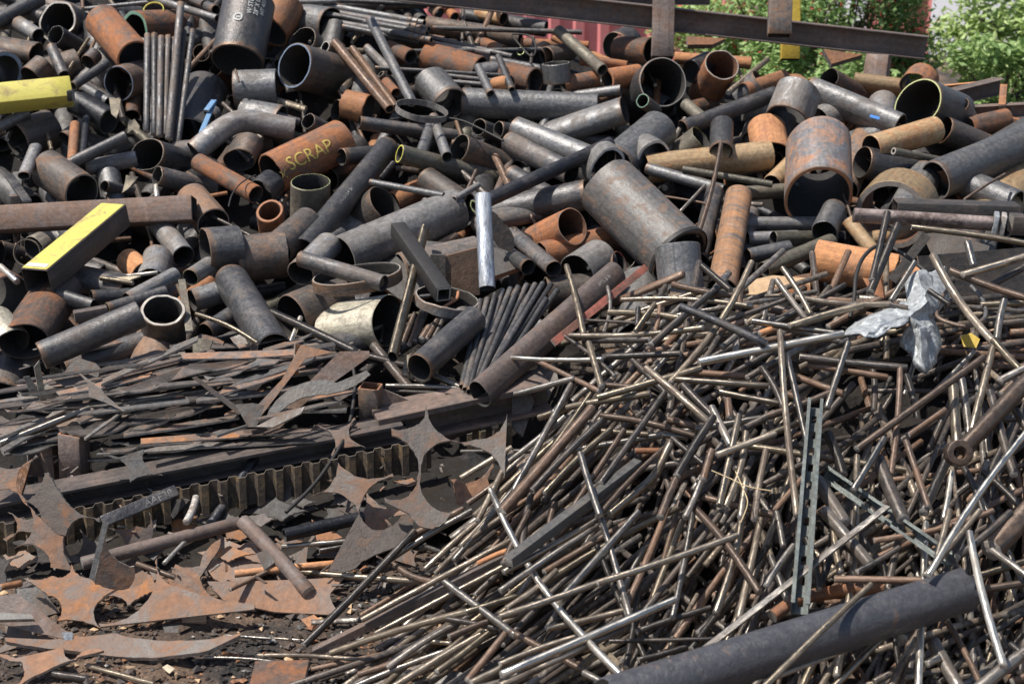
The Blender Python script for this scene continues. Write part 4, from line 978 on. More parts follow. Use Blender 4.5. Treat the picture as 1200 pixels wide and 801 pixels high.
# ---- the rest of the visible rods: 100 more single ones, laid by the grain of the heap
def grain(x, y):
    if y < 440: return (RNG.gauss(8, 14) if RNG.random() < .72 else RNG.gauss(60, 20))
    if x < 640: return RNG.gauss(40, 8) if y < 700 else RNG.gauss(30, 8)
    if x < 760: return RNG.gauss(48, 12) if y < 640 else RNG.choice((RNG.gauss(30, 7), RNG.gauss(48, 10)))
    if x < 900: return RNG.choice((RNG.gauss(66, 9), RNG.gauss(56, 8), RNG.gauss(12, 10) if y < 540 else RNG.gauss(70, 8), RNG.gauss(-55, 10)))
    return RNG.choice((RNG.gauss(75, 14), RNG.gauss(50, 15), RNG.gauss(-65, 14), RNG.gauss(20, 16)))
TONES = ['rb'] * 4 + ['ro'] * 3 + ['rg'] * 5 + ['rd'] * 8 + ['rr'] * 3
DEEP = ['rd'] * 6 + ['rr'] * 3 + ['rg'] * 3 + ['ro'] * 2 + ['rb']  # darker, rustier tones for buried rods; the shade of depth put into colour
def rand_rod(lo, hi, ln=(120, 270)):
    for _ in range(200):
        x = RNG.uniform(380, 1290); y = RNG.uniform(345, 840)
        if ((x - 1005) / 105) ** 2 + ((y - 495) / 62) ** 2 < 1 and RNG.random() < .7: continue
        if mask(x, y) > .55: break
    a = math.radians(grain(x, y)); l = RNG.uniform(*ln) * (.75 if y < 480 else 1); w = RNG.choice((6, 7, 7.5, 8, 8.5, 9))
    dx, dy = math.cos(a) * l / 2, -math.sin(a) * l / 2
    lf = RNG.uniform(lo, hi)
    return x - dx, y - dy, x + dx, y + dy, w, lf, RNG.choice(TONES if hi > 0 else DEEP)
n_hand = sum(1 for t in THINGS if t['kind'] == 'rod' and 'heaped' in (t['group'] or ''))
for i in range(max(0, 275 - n_hand)):
    x1, y1, x2, y2, w, lf, m = rand_rod(.0, .15)
    rod(x1, y1, x2, y2, w, lf, m, lift2=lf + RNG.uniform(-.05, .05), bendy=RNG.choice((0, .01, .02, .04)), via=[((x1 + x2) / 2 + RNG.uniform(-12, 12), (y1 + y2) / 2 + RNG.uniform(-9, 9))] if RNG.random() < .12 else None)
# the buried mass of rods below them, one object
def mass():
    V = []; Fc = []; Mi = []; sk = ['rd', 'rr', 'rg', 'rb', 'ro']
    for i in range(640):
        d = 1 - (i / 640) ** .8
        x1, y1, x2, y2, w, lf, m = rand_rod(-.5, -.06, (110, 270))
        t1 = t_rods(x1, y1) - lf; t2 = t_rods(x2, y2) - lf - RNG.uniform(-.08, .08)
        A = at(x1, y1, t1); B = at(x2, y2, t2)
        if abs(x1 - 1000) < 110 and abs(y1 - 500) < 70 and RNG.random() < .4: continue
        if A.z < .01: A.z = .012
        if B.z < .01: B.z = .012
        side = Vector((RNG.uniform(-1, 1), RNG.uniform(-1, 1), RNG.uniform(-1, 1))) * RNG.choice((0, 0, .006))
        v, f, mi = tube_mesh([A, A.lerp(B, .5) + side, B], .5 * w / F * t1, 0, 'round', 8, .1, 0, 0)
        n = len(V); V += v; Fc += [[n + q for q in g] for g in f]; k = sk.index(m); Mi += [k] * len(f)
    o = mk('buried_rods', V, Fc, sk, Mi, Matrix.Translation((0.5, 5, 0)), smooth=50)
    o['kind'] = 'stuff'; o['label'] = 'dense tangle of rods filling the heap below the top layer'; o['category'] = 'rods'
mass()
# ------------------------------------------------------------------ the yard of torch-cut plates, girders and decking
G = 'torch-cut plates lying in the yard'
def yz(px, py, z):      # distance at which the pixel's ray meets height z
    return (2.6 - z) / (-ray(px, py).z)
# long girder lying across, flange on top
def slab(x1, y1, x2, y2, h, lift, mat, label, lift2=None, dep=.1, name='girder', tf=t_back, cat='girder'):
    t1 = tf(x1, y1) - lift; t2 = tf(x2, y2) - (lift if lift2 is None else lift2); A = at(x1, y1, t1); B = at(x2, y2, t2); H = .5 * h / F * t1; D = dep
    prof = [(-D, H * .6), (-D, H), (D, H), (D, H * .6), (.01, H * .6), (.01, -H * .8), (D, -H * .8), (D, -H), (-D, -H), (-D, -H * .8), (-.01, -H * .8), (-.01, H * .6)]
    V, Fc, M = extrude_profile(A, B, prof[::-1]); o = mk(name, V, Fc, [mat], None, M, smooth=0)
    b = o.modifiers.new('b', 'BEVEL'); b.width = .003; b.segments = 2
    info(o, (x1 + x2) / 2, (y1 + y2) / 2, 'girder', h, mat, None, 0, label, cat, None); return o
slab(440, 500, 640, 457, 38, .16, 'girder', 'brown girder with a dusty flange behind the large star-cut plate', dep=.1)
slab(-45, 602, 470, 501, 24, .2, 'girder', 'long brown-topped girder rising from the photo edge under the stacked plates', dep=.07)
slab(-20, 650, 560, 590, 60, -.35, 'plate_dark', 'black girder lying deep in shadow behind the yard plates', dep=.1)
# ribbed decking: castellated sheets standing on edge, the ribs run downwards
def deck(x1, y1, x2, y2, drop, lift, label, pitch=.085, dpt=.035, lift2=None):
    t1 = t_back(x1, y1) - lift; t2 = t_back(x2, y2) - (lift if lift2 is None else lift2); A = at(x1, y1, t1); B = at(x2, y2, t2)
    L = (B - A).length; d = (B - A).normalized(); nrm = Vector((d.y, -d.x, 0)).normalized()
    if nrm.y > 0: nrm = -nrm
    dn = Vector((0, -.12, -1)).normalized() * (drop / F * t1)
    path = []; s = 0; hi = True
    while s < L:
        a = pitch * .36; b = pitch * .14
        off = dpt if hi else 0
        path += [(s, off), (min(L, s + a), off)]; s += a + b; hi = not hi
    V = []; Fc = []; th = .0045
    for (s, o_) in path:
        p = A + d * s + nrm * o_
        for q in (p, p + nrm * th + Vector((0, 0, 0)), p + nrm * th + dn, p + dn): V.append(q)
    for k in range(len(path) - 1):
        for j in range(4): Fc.append([4 * k + j, 4 * k + (j + 1) % 4, 4 * k + 4 + (j + 1) % 4, 4 * k + 4 + j])
    n = len(path); Fc += [[0, 1, 2, 3], [4 * n - 1, 4 * n - 2, 4 * n - 3, 4 * n - 4]]
    Mi = [1 if (i % 4 == 0) else 0 for i in range(4 * (n - 1))] + [0, 0]
    o = mk('ribbed_decking', V, Fc, ['brass', 'ol'], Mi, frame(A, d), smooth=0)
    info(o, (x1 + x2) / 2, (y1 + y2) / 2 + 15, 'decking', 0, 'oc', None, 0, label, 'steel decking', None)
deck(-40, 619, 505, 512, 40, .27, 'long ribbed steel decking standing on edge in the shadow of the girders', pitch=.075, dpt=.03)
deck(545, 505, 600, 494, 22, .1, 'short ribbed decking piece above the large star-cut plate', pitch=.06)
# square tubes on end
def sqtube(px, py, x2, y2, w, lift, label, mat='ru', asp=(1, .8)):
    t1 = t_back(px, py) - lift; t2 = t1 - .02; A = at(px, py, t1); B = at(x2, y2, t2 + .1); R = .5 * w / F * t1
    V, Fc, Mi = tube_mesh([A, A.lerp(B, .5), B], R, R * .2, 'sq', 12, 0, 0, .02, asp, 1, Vector((.25, 1, .1)))
    o = mk('square_tube', V, Fc, [mat, 'rim_rust', 'bore_rust'], Mi, frame(A, B - A), smooth=40)
    info(o, px, py + 15, 'tube', w, mat, None, 0, label, 'square tube', None)
sqtube(86, 506, 88, 560, 29, .34, 'rusty square tube standing on end, nearer the stacked thin plates', 'pk')
sqtube(434, 452, 436, 500, 25, .36, 'brown square tube standing on end in front of the girder', 'br')
sqtube(55, 515, 60, 570, 22, .2, 'brown square tube standing half hidden by its neighbour', 'pk')
plate([(30, 500), (50, 492), (58, 560), (34, 556)], .16, (.5, -.8, .1), .012, 'pk', 'brown upright flat strip behind the orange star plate')
plate([(445, 455), (452, 456), (492, 474), (450, 490)], .25, (.2, -.9, .1), .012, 'girder', 'dark triangular gusset beside the square tube')
bar(120, 611, 207, 574, 14, .32, 'bl', 'black flat bar with white painted letters', 0, (1, .25), name='flat_bar', up=Vector((0, -.8, .6)))
fb = THINGS[-1]['o']
A_, B_ = at(120, 611, t_back(120, 611) - .35), at(207, 574, t_back(207, 574) - .35)
cu = bpy.data.curves.new('t', 'FONT'); cu.body = 'AAE38'; cu.align_x = 'CENTER'; cu.align_y = 'CENTER'; cu.size = .042
tmp = bpy.data.objects.new('t', cu); COL.objects.link(tmp); me = bpy.data.meshes.new_from_object(tmp.evaluated_get(bpy.context.evaluated_depsgraph_get())); bpy.data.objects.remove(tmp)
zz = (B_ - A_).normalized(); toc = (CAM - A_).normalized(); yy = (toc - zz * toc.dot(zz)).normalized(); up_ = yy.cross(zz)
P0 = A_.lerp(B_, .74) + yy * .012
lt = mk('lettering', [fb.matrix_world.inverted() @ (P0 + zz * v.co.x + up_ * v.co.y) for v in me.vertices], [list(p.vertices) for p in me.polygons], ['chalk_faint'], None, None, fb, 0)

plate([(-40, 612), (250, 585), (560, 530), (600, 590), (420, 648), (180, 672), (-40, 690)], .0, (0, -.34, .94), .01, 'shade_black', 'big black sheet added in place of deep shade under the yard plates', group=None, edge='shade_black')  # added sheet: its black colour plays the deep shade below the decking
# ---- star-shaped skeleton plates (what is left after discs were cut out)
def P(spec, lift, n, mat, label, th=.014, **k): return plate(spec, lift, n, th, mat, label, name='skeleton_plate', group=G, **({'bend': RNG.uniform(-.25, .35), 'cuts': 2} | k))
P([(500, 472), (519, 510, 558, 515), (580, 509, 594, 484), (591, 561), (576, 533, 545, 521), (505, 524, 493, 556), (496, 580, 530, 601), (526, 604), (500, 618, 480, 601), (452, 588), (450, 583), (476, 582, 489, 560), (486, 530, 460, 511), (459, 503), (485, 500, 498, 490)], .62, (.05, -.72, .68), 'plate', 'large star-cut plate mottled orange, bridging to a second star')
P([(396, 541), (414, 556, 460, 554), (461, 558), (430, 575, 421, 602), (405, 582, 364, 581), (385, 570, 396, 541)], .4, (-.1, -.75, .6), 'plate', 'grey-pink star-cut plate below the ribbed decking')
P([(420, 600), (430, 615, 436, 620), (455, 618, 470, 603), (484, 600), (482, 622, 470, 638), (440, 650, 400, 669), (385, 668), (425, 655, 425, 622)], .3, (.1, -.7, .65), 'plate_orange', 'curved plate with a round orange patch beside the thick rods')
P([(121, 533), (140, 538, 148, 540), (165, 535, 168, 525), (170, 545, 192, 557), (170, 556, 152, 565), (148, 545, 121, 533)], .42, (.1, -.85, .5), 'plate_grey', 'small grey star-cut plate above the ribbed decking')
P([(-10, 541), (20, 548, 42, 533), (44, 535), (22, 552, 32, 592), (15, 574, -10, 577)], .42, (-.1, -.8, .55), 'plate_orange', 'bright orange star-cut plate touching the photo edge')
P([(52, 554), (57, 553), (68, 575, 75, 584), (95, 602, 118, 607), (118, 612), (85, 612, 77, 627), (60, 622, 48, 605), (40, 592, 28, 588), (48, 570, 52, 554)], .44, (-.15, -.8, .5), 'plate_orange', 'orange rusted star plate with a sharp upward point', bend=.3, cuts=2)
P([(33, 592), (52, 612, 66, 626), (75, 628), (74, 645, 88, 668), (60, 664), (56, 650, 17, 642), (34, 628, 33, 592)], .38, (.1, -.85, .5), 'plate', 'mottled star plate hanging below the orange rusted one')
P([(-10, 649), (10, 655, 27, 649), (8, 662, 9, 684), (-10, 686)], .3, (.05, -.8, .5), 'plate', 'pale star plate corner at the photo edge')
P([(25, 676), (50, 678, 62, 674), (80, 672, 84, 660), (95, 675, 104, 677), (130, 690, 155, 688), (168, 682, 172, 662), (180, 680, 186, 690), (155, 705, 150, 709), (114, 706, 118, 735), (100, 728, 66, 727), (70, 705, 56, 697), (40, 685, 25, 676)], .22, (.05, -.62, .75), 'plate_orange', 'wide star-cut plate splashed with orange, lying on the dirt', th=.012)
P([(116, 730), (160, 716, 183, 653), (186, 672, 203, 686), (250, 700, 298, 708), (297, 713), (118, 733)], .24, (0, -.66, .72), 'plate', 'grey-brown triangular plate with concave sides on the dirt', th=.014)
P([(205, 660), (240, 660, 259, 631), (238, 650, 252, 703), (215, 696, 195, 680)], .2, (-.1, -.8, .5), 'plate', 'curved brown plate with a raised thin horn')
P([(160, 616), (170, 618, 174, 600), (178, 612, 179, 625), (160, 642, 148, 640), (142, 628, 128, 618), (145, 620, 160, 616)], .22, (.1, -.85, .4), 'plate_orange', 'orange plate corner behind the long brown bar')
plate([(120, 610), (127, 612), (109, 680), (104, 677)], .46, (.3, -.9, .2), .004, 'edge', 'bright cut edge of a steep dark plate', group=G)
plate([(126, 614), (136, 655, 157, 664), (156, 682, 110, 681)], .3, (.3, -.9, .2), .01, 'plate', 'steep brown plate with a curved side in front of the brown bar', group=G)
P([(12, 696), (20, 695), (84, 744), (78, 748), (30, 738), (-10, 727), (-10, 700)], .25, (-.1, -.7, .6), 'pk', 'brown tapering plate pointing down from the photo edge', th=.016)
P([(-10, 716), (38, 719), (40, 724), (-10, 726)], .3, (0, -.5, .8), 'plate_grey', 'grey bar-like plate edge on the tapering plate', th=.02)
P([(18, 690), (45, 688), (66, 718), (40, 724), (18, 700)], .1, (-.1, -.8, .5), 'plate_grey', 'two-tone grey block behind the star-cut plates', th=.03)
P([(8, 753), (60, 752), (136, 742), (175, 749, 282, 747), (283, 749), (245, 766), (160, 770, 90, 763), (40, 760, 8, 757)], .09, (.02, -.42, .9), 'plate', 'long lens-shaped plate lying flat on the dirt', th=.02)
P([(-10, 761), (20, 775, 45, 768), (70, 770, 75, 758), (78, 770, 88, 773), (96, 764, 122, 763), (60, 782, 22, 803), (10, 806), (28, 790, 27, 778), (15, 770, -10, 768)], .12, (.05, -.45, .88), 'plate', 'low star-cut plate in the bottom corner of the yard', th=.014)
P([(243, 683), (262, 700, 300, 704), (378, 701, 403, 676), (388, 690, 396, 715), (385, 721), (320, 716), (262, 704)], .1, (.05, -.6, .75), 'plate', 'brown hooked plate pointing at the leaning dark rod', th=.012)
P([(240, 662), (262, 650, 282, 640), (300, 642), (320, 655), (312, 672), (270, 685), (250, 678)], .05, (0, -.6, .8), 'plate', 'pinkish brown plate lying under the long brown bar')
P([(300, 648), (322, 640), (326, 656), (310, 668)], .2, (0, -.6, .8), 'plate_dark', 'dark plate offcut behind the short brown bar')
P([(365, 608), (385, 618), (402, 630), (372, 636)], .1, (0, -.6, .8), 'or', 'small orange-brown offcut by the black pipe')
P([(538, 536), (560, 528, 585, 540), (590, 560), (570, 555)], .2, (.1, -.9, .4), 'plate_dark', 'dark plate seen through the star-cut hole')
P([(150, 640), (190, 628), (200, 632), (180, 655)], .1, (0, -.6, .8), 'bl', 'bluish pointed plate tip above the brown bar')
P([(630, 430), (650, 425), (655, 445), (640, 470), (620, 462)], .12, (0, -.6, .8), 'plate_grey', 'grey notched plate at the edge of the rod heap')
P([(600, 440), (618, 446), (626, 470), (612, 512), (600, 500)], .15, (.1, -.8, .5), 'plate_grey', 'grey curved plate between girder and rod heap')
# ---- more skeleton plates, tangled under and between the big ones
for (cx, cy, s, rot, l, n, m) in [(60, 640, 40, 20, .2, (.3, -.8, .5), 'plate'), (105, 640, 34, 60, .14, (-.2, -.7, .7), 'plate_dark'), (150, 668, 38, 10, .14, (.1, -.6, .8), 'plate'), (215, 612, 36, 40, .06, (.3, -.8, .5), 'plate_orange'), (265, 640, 34, 75, .02, (-.2, -.6, .8), 'plate'), (330, 590, 34, 15, .1, (.1, -.8, .6), 'plate_dark'), (30, 615, 30, 50, .3, (-.2, -.8, .5), 'plate_orange'), (345, 660, 42, 30, .04, (.1, -.5, .8), 'plate'), (440, 600, 38, 80, .2, (-.2, -.8, .5), 'plate'), (560, 570, 38, 25, .3, (.2, -.8, .5), 'plate'), (475, 650, 30, 55, .08, (0, -.6, .8), 'plate_orange'), (20, 735, 36, 35, .08, (.1, -.5, .8), 'plate'), (190, 590, 26, 70, .2, (-.3, -.8, .4), 'plate_dark'), (400, 510, 30, 30, .3, (.1, -.7, .7), 'plate')]:
    pts = []
    for k in range(4):
        a = math.radians(rot + 90 * k + RNG.uniform(-12, 12)); r_ = s * RNG.uniform(.8, 1.25)
        tip = (cx + r_ * math.cos(a) * 1.15, cy + r_ * math.sin(a) * .72)
        if not pts: pts.append(tip); first = tip
        else:
            q = pts[-1][-2:]; mx, my = (q[0] + tip[0]) / 2, (q[1] + tip[1]) / 2; pts.append((mx + (cx - mx) * .55, my + (cy - my) * .55, tip[0], tip[1]))
        pts.append((tip[0] + RNG.uniform(1, 4), tip[1] + RNG.uniform(1, 3)))
    q = pts[-1]; mx, my = (q[0] + first[0]) / 2, (q[1] + first[1]) / 2; pts.append((mx + (cx - mx) * .55, my + (cy - my) * .55, first[0], first[1]))
    P(pts, l, n, m, None)
# ---- thin plates stacked nearly flat
SL = '''
0 508 60 500 130 488 18 .3 plate_grey|5 478 45 476 84 463 14 .42 plate|70 462 120 450 175 440 14 .4 plate|120 440 190 415 232 404 12 .38 plate_grey|140 456 220 436 300 418 16 .36 plate
60 470 150 462 232 448 12 .38 plate|90 486 160 488 222 470 14 .4 plate_grey|110 492 170 500 205 495 10 .3 plate|150 470 200 468 215 460 10 .34 plate_grey|165 520 240 512 318 508 18 .32 plate_orange
118 524 180 518 232 516 13 .3 plate|145 518 220 506 280 500 11 .34 plate|215 420 290 408 350 414 14 .32 plate|240 440 310 422 362 412 16 .36 plate_grey|255 462 320 440 358 428 14 .38 plate
270 440 330 438 366 420 12 .4 plate_grey|178 448 230 430 290 428 10 .36 plate|230 470 290 462 345 455 12 .3 plate_grey|90 412 130 398 172 392 14 .2 plate|20 470 60 455 110 442 12 .3 plate_grey
300 492 360 470 402 468 10 .38 plate|310 412 330 402 356 398 10 .3 plate|0 525 30 512 60 498 10 .35 plate_grey|0 500 40 486 96 478 9 .36 plate_grey|175 478 210 470 250 458 9 .3 plate_grey
330 520 380 500 430 495 12 .2 plate|200 540 240 530 300 528 10 .12 plate|100 500 130 478 160 470 8 .36 plate_grey|210 405 240 396 262 400 12 .2 plate|150 425 175 412 205 408 10 .3 plate'''
SLX = [e.split() for e in SL.replace('\n', '|').split('|') if len(e.split()) > 8]
for e in list(SLX):
    for q in range(2):
        jx, jy = RNG.uniform(-28, 28), RNG.uniform(-9, 11); g = [float(v) for v in e[:7]]
        SLX.append([g[0] + jx - 26, g[1] + jy + RNG.uniform(-4, 4), g[2] + jx, g[3] + jy, g[4] + jx + 28, g[5] + jy + RNG.uniform(-4, 4), g[6] * .7, float(e[7]) - RNG.uniform(.02, .14), RNG.choice(('plate', 'plate_grey', 'plate_dark', 'plate_dark', 'girder', 'girder'))])
for i, f in enumerate(SLX):
    if len(f) < 9: continue
    x1, y1, xm, ym, x2, y2, h = map(float, f[:7])
    rr = RNG.uniform
    if i % 4 == 3: y1 += rr(-14, 14); y2 += rr(-14, 14)
    h *= .46; dx, dy = x2 - x1, y2 - y1; L_ = math.hypot(dx, dy); dx /= L_; dy /= L_; nx, ny = -dy, dx     # a straight sheared strip with odd ends, sometimes with a round bite
    if ny > 0: nx, ny = -nx, -ny
    e1, e2 = rr(-6, 10), rr(-14, 6); hh = h * rr(.5, 1.0)
    top = [(x1 + e1 * dx + nx * hh, y1 + e1 * dy + ny * hh)]
    if i % 2:
        u = rr(.25, .6) * L_; g = rr(14, 34)
        top += [(x1 + dx * u + nx * hh, y1 + dy * u + ny * hh), (x1 + dx * (u + g / 2) + nx * hh * .25, y1 + dy * (u + g / 2) + ny * hh * .25, x1 + dx * (u + g) + nx * hh * 1.1, y1 + dy * (u + g) + ny * hh * 1.1)]
    if i % 5 == 0: top += [(x2 - dx * 22 + nx * hh * .9, y2 - dy * 22 + ny * hh * .9), (x2 - dx * 12 + nx * hh * .2, y2 - dy * 12 + ny * hh * .2)]
    sp = [(x1, y1)] + top + [(x2 + e2 * dx + nx * hh * rr(.5, 1), y2 + e2 * dy + ny * hh * .8), (x2, y2 + 1), (x1 + dx * L_ * .5 - nx * rr(0, 3), y1 + dy * L_ * .5 - ny * rr(0, 3))]
    if i % 3 == 1: sp = [(x1, y1), (xm - 10, ym - h * .15, xm - 6, ym - h * .9), (xm + 6, ym - h * .5, x2, y2), (x2 - 1, y2 + 3), (xm, ym + h * .45), (x1 + 4, y1 + 4)]
    plate(sp, float(f[7]) + rr(-.03, .05), (rr(-.16, .16), rr(-.22, -.02), .97), rr(.006, .011), f[8], None, 'thin_plate', 'metal plate', 'thin plates stacked nearly flat', t_back)
# more loose plates in the stack, tilted
for sp, l, n, m in (([(54, 440), (75, 437), (88, 418), (112, 425), (118, 432), (112, 450), (90, 455), (84, 463), (75, 452)], .36, (0, -.8, .6), 'plate'), ([(93, 438), (97, 440), (118, 455), (122, 462), (145, 482), (125, 472), (104, 465), (103, 450)], .5, (-.2, -.9, .4), 'plate_grey'), ([(352, 404), (390, 412), (358, 420), (330, 455), (302, 492), (298, 478), (330, 445), (340, 425)], .46, (.1, -.8, .5), 'plate'), ([(346, 402), (352, 404), (350, 440), (344, 438)], .35, (.6, -.8, .1), 'or'), ([(312, 488), (340, 455, 395, 448), (430, 434), (434, 438), (400, 458, 380, 462), (345, 470, 318, 494)], .44, (0, -.7, .6), 'plate_grey'), ([(300, 500), (322, 488), (358, 476), (352, 484), (320, 500)], .45, (0, -.6, .7), 'plate_grey'), ([(40, 430), (46, 423), (55, 470), (48, 472)], .4, (.4, -.8, .2), 'ol'), ([(28, 442), (34, 440), (46, 460), (38, 468)], .38, (.4, -.8, .2), 'plate_grey'), ([(225, 400), (232, 396), (250, 398), (240, 424), (226, 426)], .2, (-.2, -.8, .5), 'ol'), ([(225, 443), (230, 441), (285, 480), (280, 486)], .48, (.2, -.8, .4), 'plate_dark'), ([(275, 474), (296, 472), (310, 474), (300, 500), (290, 500)], .44, (.1, -.8, .4), 'plate_grey'), ([(398, 412), (432, 411), (432, 418), (360, 470), (320, 510), (310, 505), (350, 460)], .4, (.1, -.9, .4), 'pk'), ([(270, 395), (300, 385), (322, 392), (318, 408), (280, 410)], .16, (0, -.7, .7), 'plate_grey')):
    plate(sp, l, n, .009, m, None, 'thin_plate', 'metal plate', 'thin plates stacked nearly flat')
# ---- bars and pipes lying in the yard
GB = 'bars lying in the yard'
for (x1, y1, x2, y2, w, l, m, l2, lb) in [(96, 660, 281, 612, 16, .26, 'pk', .2, 'long brown rusty bar lying across the star-cut plates'), (284, 610, 362, 694, 18, .24, 'pk', .12, 'short thick brown bar leaning down onto the hooked plate'), (230, 620, 192, 660, 5, .2, 'edge', .25, 'thin whitish rod behind the long brown bar'), (230, 582, 218, 612, 9, .3, 'edge', .3, 'short whitish flat strip in the dark gap'), (303, 530, 240, 625, 12, .2, 'bl', .1, 'dark rod standing in the shadow of the yard'), (0, 688, 25, 683, 8, .34, 'or', .3, 'thin orange rod end at the photo edge'), (160, 660, 205, 676, 7, .3, 'rr', .25, 'thin rust rod on the pale plate'), (270, 690, 312, 670, 6, .2, 'rr', .15, 'thin bent rust rod by the hooked plate'), (275, 672, 395, 660, 9, .15, 'or', .12, 'orange rod lying near the shadowed plates'), (103, 780, 180, 801, 6, .06, 'ro', .05, 'thin steel rod lying on the black dirt'), (62, 789, 102, 795, 9, .05, 'rd', .05, 'short grey rod under the corner plate'), (540, 529, 640, 528, 6, .2, 'rd', .3, 'slim dark rod behind the star-cut plate'), (375, 645, 425, 634, 7, .18, 'rd', .2, None), (330, 640, 426, 632, 6, .2, 'rg', .22, 'flat grey strip under the black pipe'), (240, 770, 322, 775, 4, .03, 'rg', .03, 'pale flat strip half buried in dirt'), (264, 744, 318, 748, 4, .03, 'rg', .03, None), (375, 402, 475, 428, 10, .1, 'rd', .1, None), (478, 426, 545, 456, 8, .2, 'rg', .2, None), (452, 452, 545, 456, 6, .24, 'rg', .2, None), (455, 458, 540, 462, 6, .2, 'rd', .2, None), (0, 520, 105, 478, 9, .36, 'rg', .36, 'long thin bar sloping up over the stacked plates'), (475, 440, 480, 418, 10, .26, 'ol', .3, None)]:
    rod(x1, y1, x2, y2, w, l, m, lift2=l2, tfun=t_back, label=lb, group=GB, name='steel_bar', cat='bar')
pipe(333, 627, 425, 606, 17, .4, .28, 'bl', 'rim_pale', .12, 'short black pipe lying in the yard with a bright rim')
plate([(300, 774), (362, 772), (356, 801), (352, 815), (290, 812)], .03, (0, -.15, 1), .03, 'ru', 'flat rusty block pressed into the dirt', name='rusty_block', cat='block', group=None)
plate([(495, 806), (508, 790), (535, 786), (575, 800), (570, 812)], .12, (0, -.5, .9), .04, 'pg', 'grey smooth slab at the foot of the rod heap', name='steel_block', cat='block', group=None)
plate([(213, 722), (241, 721), (241, 728), (213, 729)], .03, (0, -.3, .9), .012, 'wood', 'small tan drilled strip lying on the dirt', name='wood_strip', cat='strip', group=None, edge='wood')
plate([(191, 733), (212, 729), (211, 741), (193, 742)], .03, (0, -.5, .8), .02, 'plate_dark', 'small dark chip on the dirt beside the tan strip', name='metal_chip', cat='chip', group=None)
plate([(353, 726), (368, 720), (376, 726), (362, 734)], .03, (0, -.5, .8), .02, 'or', 'small orange stone-like chip by the hooked plate', name='metal_chip', cat='chip', group=None)
plate([(190, 622 + 160), (196, 778), (205, 782), (198, 788)], .02, (0, -.3, .9), .004, 'rag', 'small pale leaf of litter on the black dirt', name='litter_scrap', cat='litter', group=None, edge='rag')
plate([(73, 740), (85, 740), (85, 750), (75, 750)], .31, (0, -.9, .4), .003, 'galv', 'bright clean tip of the tapering plate', name='metal_chip', cat='chip', group=None)
# ------------------------------------------------------------------ pipes that fill the gaps behind the named ones
SKY = [(-300, -70), (470, -60), (500, 20), (620, 48), (760, 70), (900, 98), (1050, 112), (1250, 125), (1500, 130)]
def sky_y(x):
    for (a, ya), (b, yb) in zip(SKY, SKY[1:]):
        if x <= b: return ya + (yb - ya) * (x - a) / (b - a)
    return 130
SK = ['dk'] * 8 + ['br'] * 5 + ['gy'] * 5 + ['ru'] * 2 + ['lr'] * 2 + ['bl'] * 2 + ['ol', 'or', 'pg', 'pk']
def merged(gone, name, label, cat):
    V = []; Fc = []; Mi = []; names = []
    for th in gone:
        o = th['o']; n = len(V); M = o.matrix_world.copy(); V += [M @ v.co for v in o.data.vertices]
        idx = []
        for m in o.data.materials:
            if m.name not in names: names.append(m.name)
            idx.append(names.index(m.name))
        for p in o.data.polygons: Fc.append([n + i for i in p.vertices]); Mi.append(idx[p.material_index])
        THINGS.remove(th); bpy.data.objects.remove(o)
    o = mk(name, V, Fc, names, Mi, Matrix.Translation((0, 8, 0)), smooth=40)
    o['kind'] = 'stuff'; o['label'] = label; o['category'] = cat
def fill():
    cells = []
    for gy in range(11):
        for gx in range(-2, 34):
            cells.append((gx * 42 + (gy % 2) * 21, gy * 42 - 30))
    RNG.shuffle(cells)
    k = 0; first = len(THINGS)
    for (cx, cy) in cells:
        x = cx + RNG.uniform(-20, 20); y = cy + RNG.uniform(-16, 16)
        if x > 800 and y > 330: continue
        if y < sky_y(x) + 34 and x > 470: continue
        if y > 415: continue
        w = RNG.choice((10, 12, 14, 18, 20, 24, 28, 34, 42)); a = RNG.gauss(20, 60); l = RNG.uniform(50, 110) * (1.2 if w < 20 else .9)
        dx, dy = math.cos(math.radians(a)) * l / 2, -math.sin(math.radians(a)) * l / 2
        lf = RNG.uniform(-.3, -.1) - w / F * 2.6
        m = RNG.choice(SK); rim = RNG.choice(('rim_pale', 'rim_dark', 'rim_rust', 'rim_pale'))
        if RNG.random() < .5:
            pipe(x - dx, y - dy, x + dx * .3, y + dy * .3, w, RNG.uniform(.4, .85), lf, m, rim, RNG.uniform(.05, .14), seg=28, extra='deep')
        else: pipe(x - dx, y - dy, x + dx, y + dy, w, None, lf, m, rim, .1, seg=28, extra='deep')
        k += 1
    # the largest stay single; the rest, mostly buried, become one mass
    new = THINGS[first:]; new.sort(key=lambda t: -t['w'] * (1.6 if t['hollow'] else 1)); gone = new[50:]
    merged(gone, 'buried_pipes', 'mass of half-buried pipes filling the gaps of the big heap', 'pipes')
fill()
def small_fill():
    """thin tubes and offcuts poking out between the pipes"""
    for i in range(130):
        x = RNG.uniform(-40, 1000); y = RNG.uniform(10, 400)
        if (x > 600 and y < 75) or (x > 480 and y < 40) or (x > 700 and y > 310): continue
        a = math.radians(RNG.gauss(30, 60)); l = RNG.uniform(30, 80)
        rod(x, y, x + math.cos(a) * l, y - math.sin(a) * l, RNG.choice((4, 5, 6, 7, 9)), RNG.uniform(-.06, .08), RNG.choice(('rd', 'rr', 'rg', 'rd', 'ro')), tfun=t_back, group='odd rods among the pipes', lift2=RNG.uniform(-.2, .1))
_n = len(THINGS)
small_fill()
merged(THINGS[_n:], 'loose_thin_scrap', 'loose thin rods and slivers lodged between the pipes', 'rods')
